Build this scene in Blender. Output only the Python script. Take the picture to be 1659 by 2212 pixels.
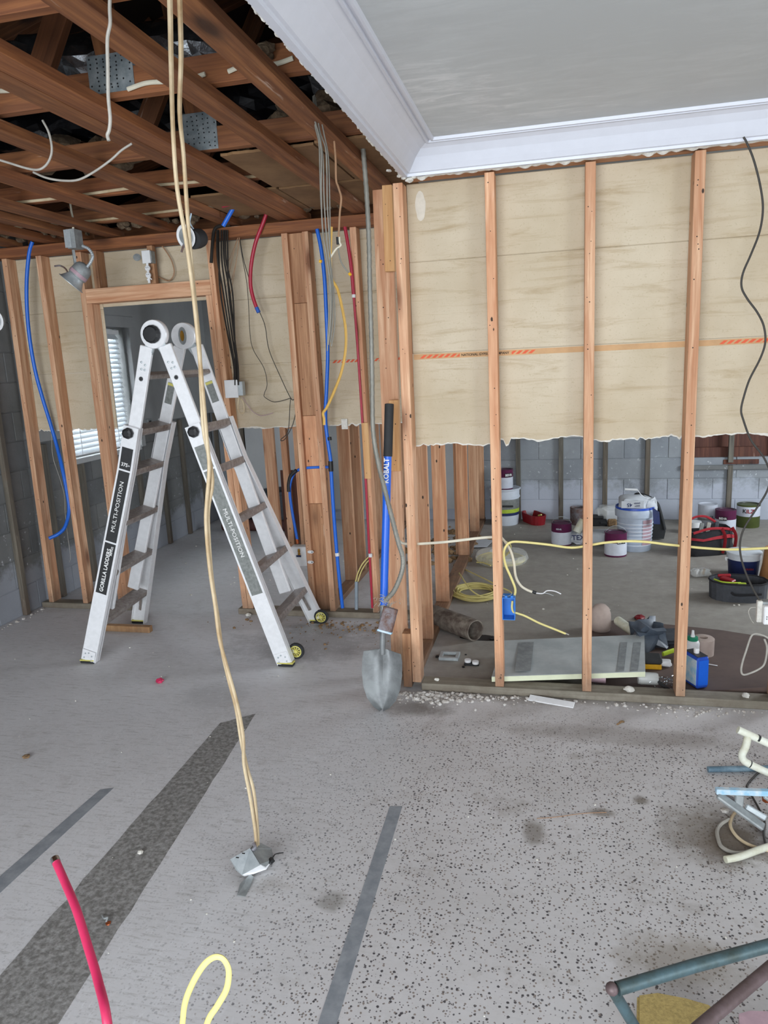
import bpy, bmesh, math, random
from mathutils import Vector, Matrix, noise
for o in list(bpy.data.objects): bpy.data.objects.remove(o)
SC = bpy.context.scene
COL = SC.collection
random.seed(7)

# ---------------------------------------------------------------- camera, world, light, exposure
FPX, YAW, PITCH, ROLL, HC = 1590.0, .2345, .2025, -.0478, 1.65
_cy, _sy = math.cos(YAW), math.sin(YAW)
_f0, _r0, _z = Vector((-_sy, _cy, 0)), Vector((_cy, _sy, 0)), Vector((0, 0, 1))
_f = math.cos(PITCH)*_f0 - math.sin(PITCH)*_z
_u = math.sin(PITCH)*_f0 + math.cos(PITCH)*_z
_r = math.cos(ROLL)*_r0 + math.sin(ROLL)*_u
_u = -math.sin(ROLL)*_r0 + math.cos(ROLL)*_u
cam = bpy.data.cameras.new('camera'); cam.sensor_fit = 'HORIZONTAL'; cam.sensor_width = 36
cam.lens = FPX*36/1659; cam.clip_start = .05
camo = bpy.data.objects.new('camera', cam); COL.objects.link(camo)
camo.matrix_world = Matrix(((_r.x, _u.x, -_f.x, 0), (_r.y, _u.y, -_f.y, 0), (_r.z, _u.z, -_f.z, HC), (0, 0, 0, 1)))
SC.camera = camo

w = bpy.data.worlds.new('sky'); SC.world = w; w.use_nodes = True
w.node_tree.nodes['Background'].inputs[0].default_value = (.80, .90, 1.0, 1)
w.node_tree.nodes['Background'].inputs[1].default_value = 1.0

def area(name, loc, rot, sx, sy, power, col):
    l = bpy.data.lights.new(name, 'AREA'); l.shape = 'RECTANGLE'; l.size = sx; l.size_y = sy
    l.energy = power; l.color = col
    o = bpy.data.objects.new(name, l); o.location = loc; o.rotation_euler = rot; COL.objects.link(o)
# daylight through the wide openings behind the camera and the windows of the side rooms
area('daylight_garden_opening', (-1.2, -3.2, 1.45), (math.radians(78), 0, 0), 4.6, 2.0, 205, (.90, .95, 1.0))
area('daylight_right_window', (3.35, 5.6, 1.5), (0, math.radians(90), 0), 1.7, 1.2, 52, (.86, .93, 1.0))
area('daylight_left_window', (-4.0, 5.45, 1.6), (0, math.radians(-90), 0), 1.0, .9, 24, (.88, .94, 1.0))
area('daylight_side_opening', (3.3, -.6, 1.3), (0, math.radians(90), 0), 2.0, 1.8, 40, (.95, .98, 1.0))

SC.view_settings.view_transform = 'Standard'; SC.view_settings.look = 'None'
SC.view_settings.exposure = 0.66; SC.view_settings.gamma = 1; SC.view_settings.use_curve_mapping = False

# ---------------------------------------------------------------- helpers
def at(px, py, X=None, Y=None, Z=None):
    """photo pixel (1659x2212 frame) -> point on a plane of the room"""
    d = (px-829.5)/FPX*_r - (py-1106)/FPX*_u + _f
    t = X/d.x if X is not None else Y/d.y if Y is not None else (Z-HC)/d.z
    return Vector((0, 0, HC)) + t*d

PM = {}
def tag(o, label=None, cat=None, group=None, kind=None):
    if label: o['label'] = label
    if cat: o['category'] = cat
    if group: o['group'] = group
    if kind: o['kind'] = kind
    return o
def thing(name, label, cat=None, loc=(0, 0, 0), group=None, kind=None):
    o = bpy.data.objects.new(name, None); COL.objects.link(o); o.location = loc
    o.empty_display_size = .05
    PM[o.name] = Matrix.Translation(Vector(loc))
    return tag(o, label, cat, group, kind)
def place(name, me, M, parent=None):
    o = bpy.data.objects.new(name, me); COL.objects.link(o)
    PM[o.name] = M.copy()
    if parent is not None:
        o.parent = parent; o.matrix_basis = PM[parent.name].inverted() @ M
    else:
        o.matrix_basis = M
    return o
def link(name, bm, mat, parent=None, M=None, smooth=False):
    """bm in world coordinates when M is None, otherwise in local coordinates of M"""
    if M is None:
        if len(bm.verts):
            lo = Vector((min(v.co.x for v in bm.verts), min(v.co.y for v in bm.verts), min(v.co.z for v in bm.verts)))
            hi = Vector((max(v.co.x for v in bm.verts), max(v.co.y for v in bm.verts), max(v.co.z for v in bm.verts)))
            c = (lo+hi)/2; c.z = lo.z
        else: c = Vector()
        for v in bm.verts: v.co -= c
        M = Matrix.Translation(c)
    me = bpy.data.meshes.new(name); 
    bmesh.ops.recalc_face_normals(bm, faces=bm.faces[:])
    bm.to_mesh(me); bm.free()
    me.materials.append(mat)
    if smooth:
        for p in me.polygons: p.use_smooth = True
        try: me.set_sharp_from_angle(angle=math.radians(40))
        except Exception: pass
    return place(name, me, M, parent)
def bx(bm, x0, x1, y0, y1, z0, z1, M=None, bev=0):
    vs = [bm.verts.new(Vector(p)) for p in ((x0,y0,z0),(x1,y0,z0),(x1,y1,z0),(x0,y1,z0),(x0,y0,z1),(x1,y0,z1),(x1,y1,z1),(x0,y1,z1))]
    fs = [bm.faces.new([vs[i] for i in f]) for f in ((0,3,2,1),(4,5,6,7),(0,1,5,4),(1,2,6,5),(2,3,7,6),(3,0,4,7))]
    if bev:
        es = list({e for f in fs for e in f.edges})
        r = bmesh.ops.bevel(bm, geom=es, offset=bev, segments=1, affect='EDGES', clamp_overlap=True)
        vs = list({v for f in r['faces'] for v in f.verts} | {v for v in vs if v.is_valid})
    if M is not None:
        for v in vs: v.co = M @ v.co
    return vs
def box(name, x0, x1, y0, y1, z0, z1, mat, parent=None, bev=0, M=None):
    bm = bmesh.new(); bx(bm, x0, x1, y0, y1, z0, z1, bev=bev)
    return link(name, bm, mat, parent, M)
def frame(p0, p1, side):
    """matrix at p0, local z towards p1, local x close to side"""
    z = (Vector(p1)-Vector(p0)).normalized(); s = Vector(side)
    x = (s - s.dot(z)*z).normalized(); y = z.cross(x)
    return Matrix(((x.x, y.x, z.x, p0[0]), (x.y, y.y, z.y, p0[1]), (x.z, y.z, z.z, p0[2]), (0, 0, 0, 1)))
def beam(name, p0, p1, w, d, mat, parent=None, side=(1, 0, 0), bev=.0015, align=(0, 0)):
    """lumber between two points; w along side, d across; align -1/0/1 puts p0p1 on an edge"""
    L = (Vector(p1)-Vector(p0)).length
    bm = bmesh.new(); ox, oy = -align[0]*w/2, -align[1]*d/2
    bx(bm, -w/2+ox, w/2+ox, -d/2+oy, d/2+oy, 0, L, bev=bev)
    return link(name, bm, mat, parent, frame(p0, p1, side))
def smooth_pts(pts, n=6, closed=False):
    P = [Vector(p) for p in pts]
    if len(P) < 3: return P
    out = []
    N = len(P)
    for i in range(N if closed else N-1):
        p0 = P[(i-1) % N] if (closed or i > 0) else P[0]*2-P[1]
        p1, p2 = P[i], P[(i+1) % N]
        p3 = P[(i+2) % N] if (closed or i+2 < N) else P[-1]*2-P[-2]
        for k in range(n):
            t = k/n
            out.append(.5*((2*p1)+(p2-p0)*t+(2*p0-5*p1+4*p2-p3)*t*t+(3*p1-p0-3*p2+p3)*t**3))
    if not closed: out.append(P[-1])
    return out
def tube(bm, pts, r, n=8, rb=None, sm=6, closed=False, up=(0, 0, 1), rfun=None, cap=True):
    P = smooth_pts(pts, sm, closed) if sm > 1 else [Vector(p) for p in pts]
    rb = rb or r
    t0 = (P[1]-P[0]).normalized(); u = Vector(up); 
    if abs(u.dot(t0)) > .95: u = Vector((1, 0, 0))
    u = (u-u.dot(t0)*t0).normalized()
    rings = []
    for i, p in enumerate(P):
        if closed: t = (P[(i+1) % len(P)]-P[i-1]).normalized()
        elif i == 0: t = t0
        elif i == len(P)-1: t = (P[-1]-P[-2]).normalized()
        else: t = (P[i+1]-P[i-1]).normalized()
        u = (u-u.dot(t)*t).normalized(); v = t.cross(u)
        k = rfun(i/(len(P)-1)) if rfun else 1
        rings.append([bm.verts.new(p + u*math.cos(a)*r*k + v*math.sin(a)*rb*k) for a in [2*math.pi*j/n for j in range(n)]])
    for i in range(len(rings) if closed else len(rings)-1):
        a, b = rings[i], rings[(i+1) % len(rings)]
        for j in range(n):
            bm.faces.new((a[j], a[(j+1) % n], b[(j+1) % n], b[j]))
    if cap and not closed:
        bm.faces.new(rings[0][::-1]); bm.faces.new(rings[-1])
def wire(name, pts, r, mat, parent=None, **k):
    bm = bmesh.new(); tube(bm, pts, r, **k)
    return link(name, bm, mat, parent, smooth=True)
def lathe(bm, prof, n=24, M=None, sx=1, sy=1, closed=False):
    rings = []
    for r, z in prof:
        ring = []
        for j in range(n):
            a = 2*math.pi*j/n; p = Vector((r*math.cos(a)*sx, r*math.sin(a)*sy, z))
            ring.append(bm.verts.new(M @ p if M is not None else p))
        rings.append(ring)
    m = len(rings)
    for i in range(m if closed else m-1):
        a, b = rings[i], rings[(i+1) % m]
        for j in range(n): bm.faces.new((a[j], a[(j+1) % n], b[(j+1) % n], b[j]))
    if not closed:
        if prof[0][0] > 1e-5: bm.faces.new(rings[0][::-1])
        if prof[-1][0] > 1e-5: bm.faces.new(rings[-1])
    bmesh.ops.remove_doubles(bm, verts=[v for r in rings for v in r], dist=1e-6)
def poly_prism(bm, pts, n, t):
    """closed outline (3-D points) thickened by t along n"""
    n = Vector(n).normalized()
    a = [bm.verts.new(Vector(p)) for p in pts]; b = [bm.verts.new(Vector(p)+n*t) for p in pts]
    bm.faces.new(a[::-1]); bm.faces.new(b)
    for i in range(len(a)):
        j = (i+1) % len(a); bm.faces.new((a[i], a[j], b[j], b[i]))
def rock(bm, c, s, seed, sub=1, flat=.6):
    vs = bmesh.ops.create_icosphere(bm, subdivisions=sub, radius=1)['verts']
    rz = seed*1.7; cz, sz = math.cos(rz), math.sin(rz)
    ax, ay = .75+.5*((seed*.37) % 1), .75+.5*((seed*.71) % 1)
    for v in vs:
        k = 1+.38*noise.noise(v.co*1.7+Vector((seed*3.1, seed, 0)))
        x, y, z = v.co.x*ax*k*s, v.co.y*ay*k*s, v.co.z*flat*k*s
        v.co = Vector((c[0]+x*cz-y*sz, c[1]+x*sz+y*cz, c[2]+z))
def text(name, s, size, M, mat, parent, ext=.0004, bold=False, sx=1):
    cu = bpy.data.curves.new(name, 'FONT'); cu.body = s; cu.size = size; cu.extrude = ext
    cu.align_x = 'CENTER'; cu.align_y = 'CENTER'; cu.resolution_u = 2
    if bold: cu.offset = size*.022
    o = bpy.data.objects.new(name, cu); COL.objects.link(o)
    dg = bpy.context.evaluated_depsgraph_get()
    me = bpy.data.meshes.new_from_object(o.evaluated_get(dg))
    bpy.data.objects.remove(o); bpy.data.curves.remove(cu)
    if sx != 1:
        for v in me.vertices: v.co.x *= sx
    me.name = name; me.materials.clear(); me.materials.append(mat)
    return place(name, me, M, parent)
def tmat(origin, xdir, ydir):
    x = Vector(xdir).normalized(); y = Vector(ydir); y = (y-y.dot(x)*x).normalized(); z = x.cross(y)
    o = Vector(origin)
    return Matrix(((x.x, y.x, z.x, o.x), (x.y, y.y, z.y, o.y), (x.z, y.z, z.z, o.z), (0, 0, 0, 1)))

# ---------------------------------------------------------------- materials
def H(h):
    c = [int(h[i:i+2], 16)/255 for i in (0, 2, 4)]
    return tuple(((v+.055)/1.055)**2.4 if v > .04045 else v/12.92 for v in c)+(1,)
class NT:
    def __init__(s, name):
        s.m = bpy.data.materials.new(name); s.m.use_nodes = True; s.t = s.m.node_tree
        s.b = s.t.nodes['Principled BSDF']; s.L = s.t.links
    def n(s, typ, **k):
        q = s.t.nodes.new(typ)
        for a, v in k.items():
            if a[0] == '_': q.inputs[a[1:].replace('_', ' ')].default_value = v
            else: setattr(q, a, v)
        return q
    def l(s, a, b): s.L.new(a, b)
    def coord(s, scale=(1, 1, 1), src='Object', rnd=True):
        if src == 'World':
            g = s.n('ShaderNodeNewGeometry'); out = g.outputs['Position']; rnd = False
        else:
            g = s.n('ShaderNodeTexCoord'); out = g.outputs['Object']
        if rnd:
            oi = s.n('ShaderNodeObjectInfo'); mu = s.n('ShaderNodeMath', operation='MULTIPLY'); mu.inputs[1].default_value = 37.
            s.l(oi.outputs['Random'], mu.inputs[0])
            ad = s.n('ShaderNodeVectorMath', operation='ADD'); s.l(out, ad.inputs[0]); s.l(mu.outputs[0], ad.inputs[1]); out = ad.outputs[0]
        mp = s.n('ShaderNodeMapping'); mp.inputs['Scale'].default_value = scale; s.l(out, mp.inputs[0])
        return mp.outputs[0]
    def noise(s, vec, scale, detail=4, rough=.6, dist=0):
        q = s.n('ShaderNodeTexNoise', _Scale=scale, _Detail=detail, _Roughness=rough, _Distortion=dist); s.l(vec, q.inputs['Vector'])
        return q.outputs['Fac']
    def vor(s, vec, scale, feat='F1'):
        q = s.n('ShaderNodeTexVoronoi', _Scale=scale, feature=feat); s.l(vec, q.inputs['Vector']); return q
    def ramp(s, fac, stops):
        q = s.n('ShaderNodeValToRGB'); e = q.color_ramp.elements
        while len(e) > 1: e.remove(e[0])
        e[0].position, e[0].color = stops[0]
        for p, c in stops[1:]:
            k = e.new(p); k.color = c
        s.l(fac, q.inputs[0]); return q.outputs[0]
    def mix(s, a, b, f, mode='MIX'):
        q = s.n('ShaderNodeMix', data_type='RGBA', blend_type=mode)
        for v, i in ((f, 0), (a, 6), (b, 7)):
            if isinstance(v, (float, int)): q.inputs[i].default_value = v
            elif isinstance(v, tuple): q.inputs[i].default_value = v
            else: s.l(v, q.inputs[i])
        return q.outputs[2]
    def math(s, op, a, b=0.):
        q = s.n('ShaderNodeMath', operation=op)
        for i, v in enumerate((a, b)):
            if isinstance(v, (float, int)): q.inputs[i].default_value = v
            else: s.l(v, q.inputs[i])
        return q.outputs[0]
    def color(s, c):
        if isinstance(c, tuple): s.b.inputs['Base Color'].default_value = c
        else: s.l(c, s.b.inputs['Base Color'])
    def bump(s, h, st=.3, d=.002):
        q = s.n('ShaderNodeBump', _Strength=st, _Distance=d); s.l(h, q.inputs['Height']); s.l(q.outputs[0], s.b.inputs['Normal'])
    def set(s, rough=.6, metal=0, **k):
        s.b.inputs['Roughness'].default_value = rough; s.b.inputs['Metallic'].default_value = metal
        for a, v in k.items(): s.b.inputs[a.replace('_', ' ')].default_value = v
        return s.m
W4 = lambda v: (v, v, v, 1)
def wood(name, c1, c2, knot, rough=.75, stain=0.35, holes=True):
    t = NT(name)
    v = t.coord((1, 1, .045))
    g = t.noise(v, 38, 5, .65, .6)
    col = t.ramp(g, [(.34, H(c1)), (.5, t_mid(c1, c2)), (.64, H(c2))])
    fg = t.noise(t.coord((1, 1, .02)), 150, 3, .6)
    col = t.mix(col, H(c1), t.ramp(fg, [(.5, W4(0)), (.66, W4(.5))]))
    wv = t.noise(t.coord((1, 1, .12)), 9, 3, .6, 1.2)
    col = t.mix(col, H(c1), t.ramp(wv, [(.5, W4(0)), (.62, W4(.55))]))
    oi = t.n('ShaderNodeObjectInfo')
    col = t.mix(col, t.ramp(oi.outputs['Random'], [(0, (.80, .78, .76, 1)), (.5, (1, 1, 1, 1)), (1, (1.0, .90, .82, 1))]), 1., 'MULTIPLY')
    kn = t.vor(t.coord((1, 1, .35)), 4.2).outputs['Distance']
    col = t.mix(col, H(knot), t.ramp(kn, [(.07, W4(.85)), (.13, W4(.25)), (.2, W4(0))]))
    if stain:
        sv = t.noise(t.coord((1, 1, .5)), 3.5, 5, .7)
        col = t.mix(col, H('6b5443'), t.ramp(sv, [(.56, W4(0)), (.78, W4(stain))]))
    if holes:
        hv = t.vor(t.coord((1, 1, .5)), 15).outputs['Distance']
        col = t.mix(col, H('1c120c'), t.ramp(hv, [(.060, W4(.95)), (.085, W4(0))]))
    if stain:
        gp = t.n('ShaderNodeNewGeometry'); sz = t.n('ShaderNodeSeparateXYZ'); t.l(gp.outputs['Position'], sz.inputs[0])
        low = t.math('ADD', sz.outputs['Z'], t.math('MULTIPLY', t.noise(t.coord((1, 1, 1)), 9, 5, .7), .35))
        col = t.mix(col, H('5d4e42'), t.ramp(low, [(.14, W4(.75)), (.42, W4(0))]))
        dl = t.noise(t.coord((4, 4, .35)), 7, 4, .7)
        col = t.mix(col, H('f0dcc8'), t.ramp(dl, [(.66, W4(0)), (.74, W4(.35))]))
    t.color(col); t.bump(g, .25, .0015)
    return t.set(rough)
def t_mid(a, b):
    x, y = H(a), H(b); return tuple((p+q)/2 for p, q in zip(x, y))
def flat(name, c, rough=.6, metal=0, var=.12, sc=18, c2=None, bump=0, **k):
    t = NT(name)
    nz = t.noise(t.coord(), sc, 5, .65)
    base = H(c); b = H(c2) if c2 else tuple(min(1, x*(1-var*2.2)) for x in base[:3])+(1,)
    t.color(t.mix(base, b, t.ramp(nz, [(.38, W4(0)), (.68, W4(1))])))
    if bump: t.bump(nz, bump, .003)
    return t.set(rough, metal, **k)

M = {}
M['stud'] = wood('stud_pine', 'bf8864', 'e6be9b', '6a3c22', stain=.3)
M['stud_old'] = wood('stud_pine_aged', '96694a', 'c79a74', '4e2d1c', stain=.55)
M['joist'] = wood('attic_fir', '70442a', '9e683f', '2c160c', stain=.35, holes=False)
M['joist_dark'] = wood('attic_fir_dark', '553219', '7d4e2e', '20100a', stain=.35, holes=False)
M['scrap'] = wood('scrap_pine', 'cf9a64', 'e8bd88', '8a5128', stain=.05, holes=False)
M['treated'] = wood('treated_sill', '8d8b7c', 'b3b1a2', '5f5b4c', stain=.45, holes=False)
M['furring'] = wood('weathered_furring', '55524b', '7b766b', '2c2822', stain=.5, holes=False)
M['plywood'] = wood('dark_plywood', '4a2a22', '6d4536', '2a1712', stain=.5, holes=False)

def m_lath():
    t = NT('gypsum_lath_paper'); v = t.coord((1, 1, 1), 'World')
    n1 = t.noise(v, 2.2, 5, .6)
    c = t.mix(H('c8bba4'), H('b7a88e'), t.ramp(n1, [(.35, W4(0)), (.7, W4(1))]))
    v2 = t.coord((1, 1, 9), 'World')
    n2 = t.noise(v2, 2.6, 6, .7, .5)
    c = t.mix(c, H('9c8560'), t.ramp(n2, [(.52, W4(0)), (.72, W4(.6))]))
    sp = t.noise(v, 120, 2, .5)
    c = t.mix(c, H('a8987a'), t.ramp(sp, [(.6, W4(0)), (.75, W4(.5))]))
    t.color(c); t.bump(sp, .15, .001); return t.set(.85)
M['lath'] = m_lath()
M['lath_attic'] = flat('gypsum_lath_attic', '8a6a48', .9, var=.12, sc=3, c2='6f5236')
M['smear'] = flat('plaster_smear', 'd3ccbe', .85, var=.05, sc=30)
M['tape'] = flat('lath_edge_tape', 'c9a176', .85, var=.08, sc=8)
M['gyp'] = flat('torn_gypsum', 'dedbd2', .95, var=.1, sc=60, bump=.5)
M['orange'] = flat('orange_print', 'd9603f', .8, var=.05)
M['ink'] = flat('black_print', '2c2622', .8, var=.05)
def m_ceil():
    t = NT('painted_ceiling'); v = t.coord((1, 3.5, 1), 'World')
    n1 = t.noise(v, 5, 6, .7, .8); n2 = t.noise(t.coord((1, 1, 1), 'World'), 1.1, 3, .6)
    f = t.math('MULTIPLY', n1, n2)
    c = t.ramp(f, [(.18, H('bcc1c3')), (.3, H('c4c9cb')), (.42, H('dcdfe1'))])
    t.color(c); t.bump(n1, .12, .004); return t.set(.5)
M['ceil'] = m_ceil()
M['cornice'] = flat('cornice_paint', 'd6d9e2', .45, var=.02, sc=10)
M['paint_grey'] = flat('grey_wall_paint', '9a9c9c', .7, var=.05, sc=4)
M['paint_pale'] = flat('pale_wall_paint', 'b9bcbd', .7, var=.04, sc=4)
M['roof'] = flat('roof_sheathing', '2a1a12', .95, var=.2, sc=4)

def m_block(name, a, b, top, lowk=.9):
    t = NT(name); v = t.coord((1, 1, 1), 'World')
    n1 = t.noise(v, 3, 6, .65); fine = t.noise(v, 70, 3, .6)
    c = t.mix(H(a), H(b), t.ramp(n1, [(.35, W4(0)), (.65, W4(1))]))
    oi = t.n('ShaderNodeObjectInfo')
    c = t.mix(c, t.ramp(oi.outputs['Random'], [(0, (.86, .87, .88, 1)), (1, (1.06, 1.05, 1.02, 1))]), 1., 'MULTIPLY')
    g = t.n('ShaderNodeNewGeometry'); sp = t.n('ShaderNodeSeparateXYZ'); t.l(g.outputs['Position'], sp.inputs[0])
    e = t.math('ADD', sp.outputs['Z'], t.math('MULTIPLY', t.math('SUBTRACT', t.noise(v, 5, 6, .7), .5), .55))
    low = t.ramp(e, [(0.0, W4(lowk)), (top*.36, W4(lowk*.85)), (top*.5, W4(0))])
    c = t.mix(c, H('b9bfcc'), low)
    spl = t.ramp(t.noise(v, 26, 3, .7), [(.64, W4(0)), (.68, W4(.8))])
    band = t.ramp(e, [(top*.4, W4(0)), (top*.5, W4(1)), (top*.8, W4(.6)), (min(1, top*1.1), W4(0))])
    c = t.mix(c, H('c9cdd2'), t.math('MULTIPLY', spl, band))
    t.color(c); t.bump(fine, .5, .002); return t.set(.9)
M['block'] = m_block('concrete_block', '6d6f6f', '7d7f80', .75, .5)
M['block_far'] = m_block('painted_block', '8b9096', '9aa0a6', .8)
M['mortar_far'] = M['block_far']; M['mortar'] = M['block']

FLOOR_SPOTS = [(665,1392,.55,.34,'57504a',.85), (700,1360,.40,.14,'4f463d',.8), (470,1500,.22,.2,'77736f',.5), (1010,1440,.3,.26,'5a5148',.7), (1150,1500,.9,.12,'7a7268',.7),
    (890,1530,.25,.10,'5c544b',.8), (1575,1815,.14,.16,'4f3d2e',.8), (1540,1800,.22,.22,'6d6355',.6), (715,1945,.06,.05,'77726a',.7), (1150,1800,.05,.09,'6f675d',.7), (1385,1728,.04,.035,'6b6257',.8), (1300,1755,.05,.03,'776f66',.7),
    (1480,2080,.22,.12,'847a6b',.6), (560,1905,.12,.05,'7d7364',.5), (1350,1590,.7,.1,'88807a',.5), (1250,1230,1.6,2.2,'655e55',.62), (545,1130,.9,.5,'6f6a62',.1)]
def m_floor():
    t = NT('terrazzo_floor'); v = t.coord((1, 1, 1), 'World')
    sp = t.n('ShaderNodeSeparateXYZ'); t.l(v, sp.inputs[0])
    n1 = t.noise(v, 1.6, 6, .65); n2 = t.noise(v, 9, 5, .7)
    c = t.mix(H('bbb8b7'), H('cfcdce'), t.ramp(n1, [(.3, W4(0)), (.7, W4(1))]))
    c = t.mix(c, H('a09a94'), t.ramp(n2, [(.55, W4(0)), (.8, W4(.55))]))
    # distance to the worn-clean zone: chips are dense right of x=-1.2 and fade to the left and under the sill
    wx = t.math('ADD', sp.outputs['X'], t.math('MULTIPLY', t.math('SUBTRACT', n1, .5), 1.2))
    dens = t.ramp(t.math('ADD', t.math('MULTIPLY', wx, .25), .75), [(.1, W4(.12)), (.42, W4(.42)), (.56, W4(1))])
    wy = t.math('ADD', sp.outputs['Y'], t.math('MULTIPLY', t.math('SUBTRACT', n1, .5), .8))
    dy = t.ramp(t.math('MULTIPLY', wy, .2), [(.60, W4(1)), (.67, W4(0))])
    dens = t.math('MULTIPLY', dens, dy)
    for sc, col, th in ((60, '454245', .23), (96, '5f5a5c', .21), (80, '857a73', .24)):
        vo = t.vor(t.coord((1, 1, .2), 'World'), sc)
        rn = t.n('ShaderNodeSeparateColor'); t.l(vo.outputs['Color'], rn.inputs[0])
        pick = t.ramp(rn.outputs[0], [(.40, W4(0)), (.42, W4(1))])
        jag = t.math('ADD', vo.outputs['Distance'], t.math('MULTIPLY', t.noise(v, 260, 2, .5), .22))
        k = t.ramp(jag, [(th+.08, W4(1)), (th+.16, W4(0))])
        c = t.mix(c, H(col), t.math('MULTIPLY', t.math('MULTIPLY', k, pick), dens))
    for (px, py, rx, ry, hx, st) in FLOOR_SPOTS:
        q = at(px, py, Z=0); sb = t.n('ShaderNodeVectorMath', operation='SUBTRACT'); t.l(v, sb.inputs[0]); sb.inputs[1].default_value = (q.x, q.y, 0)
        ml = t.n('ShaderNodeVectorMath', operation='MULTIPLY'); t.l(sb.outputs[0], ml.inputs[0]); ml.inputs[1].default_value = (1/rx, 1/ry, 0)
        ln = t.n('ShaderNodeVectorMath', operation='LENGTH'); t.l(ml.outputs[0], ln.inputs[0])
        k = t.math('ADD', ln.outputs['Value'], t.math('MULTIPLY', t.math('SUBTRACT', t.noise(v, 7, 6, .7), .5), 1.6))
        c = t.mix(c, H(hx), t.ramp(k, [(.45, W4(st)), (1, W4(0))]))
    # brown grime patches and dust
    gr = t.noise(v, 2.7, 6, .72)
    c = t.mix(c, H('6f6355'), t.ramp(gr, [(.58, W4(0)), (.75, W4(.6))]))
    du = t.noise(t.coord((.5, 2.5, 1), 'World'), 6, 6, .7)
    c = t.mix(c, H('c2c3c6'), t.ramp(du, [(.55, W4(0)), (.8, W4(.35))]))
    # bare screed beyond the stud walls
    far = t.ramp(t.math('MULTIPLY', sp.outputs['Y'], .2), [(.694, W4(0)), (.70, W4(1))])
    left = t.ramp(t.math('ADD', t.math('MULTIPLY', wx, .2), .8), [(.60, W4(1)), (.70, W4(0))])
    bare = t.mix(H('8d8880'), H('a39e96'), t.ramp(n2, [(.3, W4(0)), (.7, W4(1))]))
    bare = t.mix(bare, H('a5a3a0'), t.ramp(t.noise(t.coord((1, 4, 1), 'World'), 7, 6, .7), [(.55, W4(0)), (.8, W4(.5))]))
    c = t.mix(c, H('d6d8dc'), t.math('MULTIPLY', left, .45))  # pale dust, and brightness painted in where the left floor gets less light
    st = t.noise(t.coord((1.3, 9, 1), 'World'), 9, 6, .75, .4); s2 = t.noise(t.coord((6, 2, 1), 'World'), 12, 5, .75, .3)
    c = t.mix(c, H('8b8885'), t.math('MULTIPLY', t.ramp(st, [(.52, W4(0)), (.7, W4(.6))]), t.math('ADD', t.math('MULTIPLY', left, .8), .2)))
    c = t.mix(c, H('e4e5e8'), t.math('MULTIPLY', t.ramp(s2, [(.55, W4(0)), (.75, W4(.6))]), t.math('ADD', t.math('MULTIPLY', left, .8), .15)))
    c = t.mix(c, bare, t.math('MAXIMUM', t.math('MULTIPLY', far, t.math('SUBTRACT', 1., t.math('MULTIPLY', left, 1.))), 0.))
    t.color(c); t.bump(t.noise(v, 45, 4, .6), .2, .002)
    return t.set(.62)
M['floor'] = m_floor()
M['screed'] = flat('bare_concrete', '6d6b68', .9, sc=60, c2='a09f9d', bump=.5)
M['glue'] = flat('old_adhesive_strip', '7e8389', .7, var=.08, sc=20, c2='94989d')
M['stain'] = flat('dirt_stain', '5d554b', .9, sc=14, c2='7b7167')

M['alu'] = flat('aluminium', 'f3f4f6', .33, .2, var=.04, sc=30)
M['alu_worn'] = flat('worn_aluminium', 'a39b96', .42, .3, var=.25, sc=40, c2='7c726c')
M['steel'] = flat('galvanised', 'a9b1b5', .42, .35, sc=22, c2='c3cacc')
M['steel_dull'] = flat('dull_galvanised', '8a8f90', .55, .3, sc=22, c2='a5aaab')
M['plate'] = flat('gang_plate', '8f9a9f', .3, .45, sc=25, c2='bcc4c6')
M['chrome'] = flat('bright_metal', 'c9ccce', .2, 1, var=.05)
M['brass'] = flat('brass', 'b88a3e', .35, .9)
M['copper'] = flat('copper', 'b5653f', .4, .8)
M['black'] = flat('black_plastic', '1e1f21', .5, var=.15)
M['rubber'] = flat('black_rubber', '2b2c2e', .75, var=.12)
M['black_paint'] = flat('black_label', '2a2b2c', .5, var=.1, sc=60)
M['grey_label'] = flat('grey_label', '8c8f8c', .45, .2, sc=50, c2='6f7370')
M['white'] = flat('white_plastic', 'e6e7e8', .45, var=.03)
M['white_print'] = flat('white_print', 'eeeeec', .6, var=.02)
M['yellow_pl'] = flat('yellow_plastic', 'd8d070', .5, var=.05)
M['romex_y'] = flat('yellow_cable', 'dccf86', .5, var=.06, sc=9)
M['romex_w'] = flat('cream_cable', 'd9d2bd', .55, var=.08, sc=12)
M['romex_t'] = flat('tan_cable', 'd3c2a2', .6, sc=5, c2='a88c66')
M['romex_o'] = flat('amber_cable', 'e3b34d', .5, var=.05)
M['pale_wire'] = flat('pale_wire', 'a9a59c', .5, var=.1)
M['wire_grey'] = flat('grey_wire', '8d8b82', .5, .2, var=.1)
M['wire_brown'] = flat('brown_wire', 'a88262', .6, var=.1)
M['wire_dark'] = flat('dark_wire', '3a3733', .6, var=.1)
M['cloth_black'] = flat('black_cable', '29241f', .8, var=.2)
M['pex_blue'] = flat('blue_pex', '1f6ad6', .38, var=.04)
M['pex_red'] = flat('red_pex', 'b0273f', .4, var=.05)
M['pex_pink'] = flat('pink_red_pex', 'c9305c', .4, var=.05)
M['blue_box'] = flat('blue_box_plastic', '2f80d8', .45, var=.06)
M['blue_tape'] = flat('blue_tape', '2c62c0', .6)
M['conduit'] = flat('grey_pvc', '8d99a3', .5, var=.05)
M['pvc'] = flat('white_pvc', 'dfe2d6', .45, sc=12, c2='c3c0a6')
M['paint_blue'] = flat('chipped_blue_paint', '8fc0dc', .5, sc=28, c2='d5dde2')
M['metal_blue'] = flat('blue_grey_metal', '5b7585', .5, .2, sc=14, c2='8fa9b8')
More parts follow.
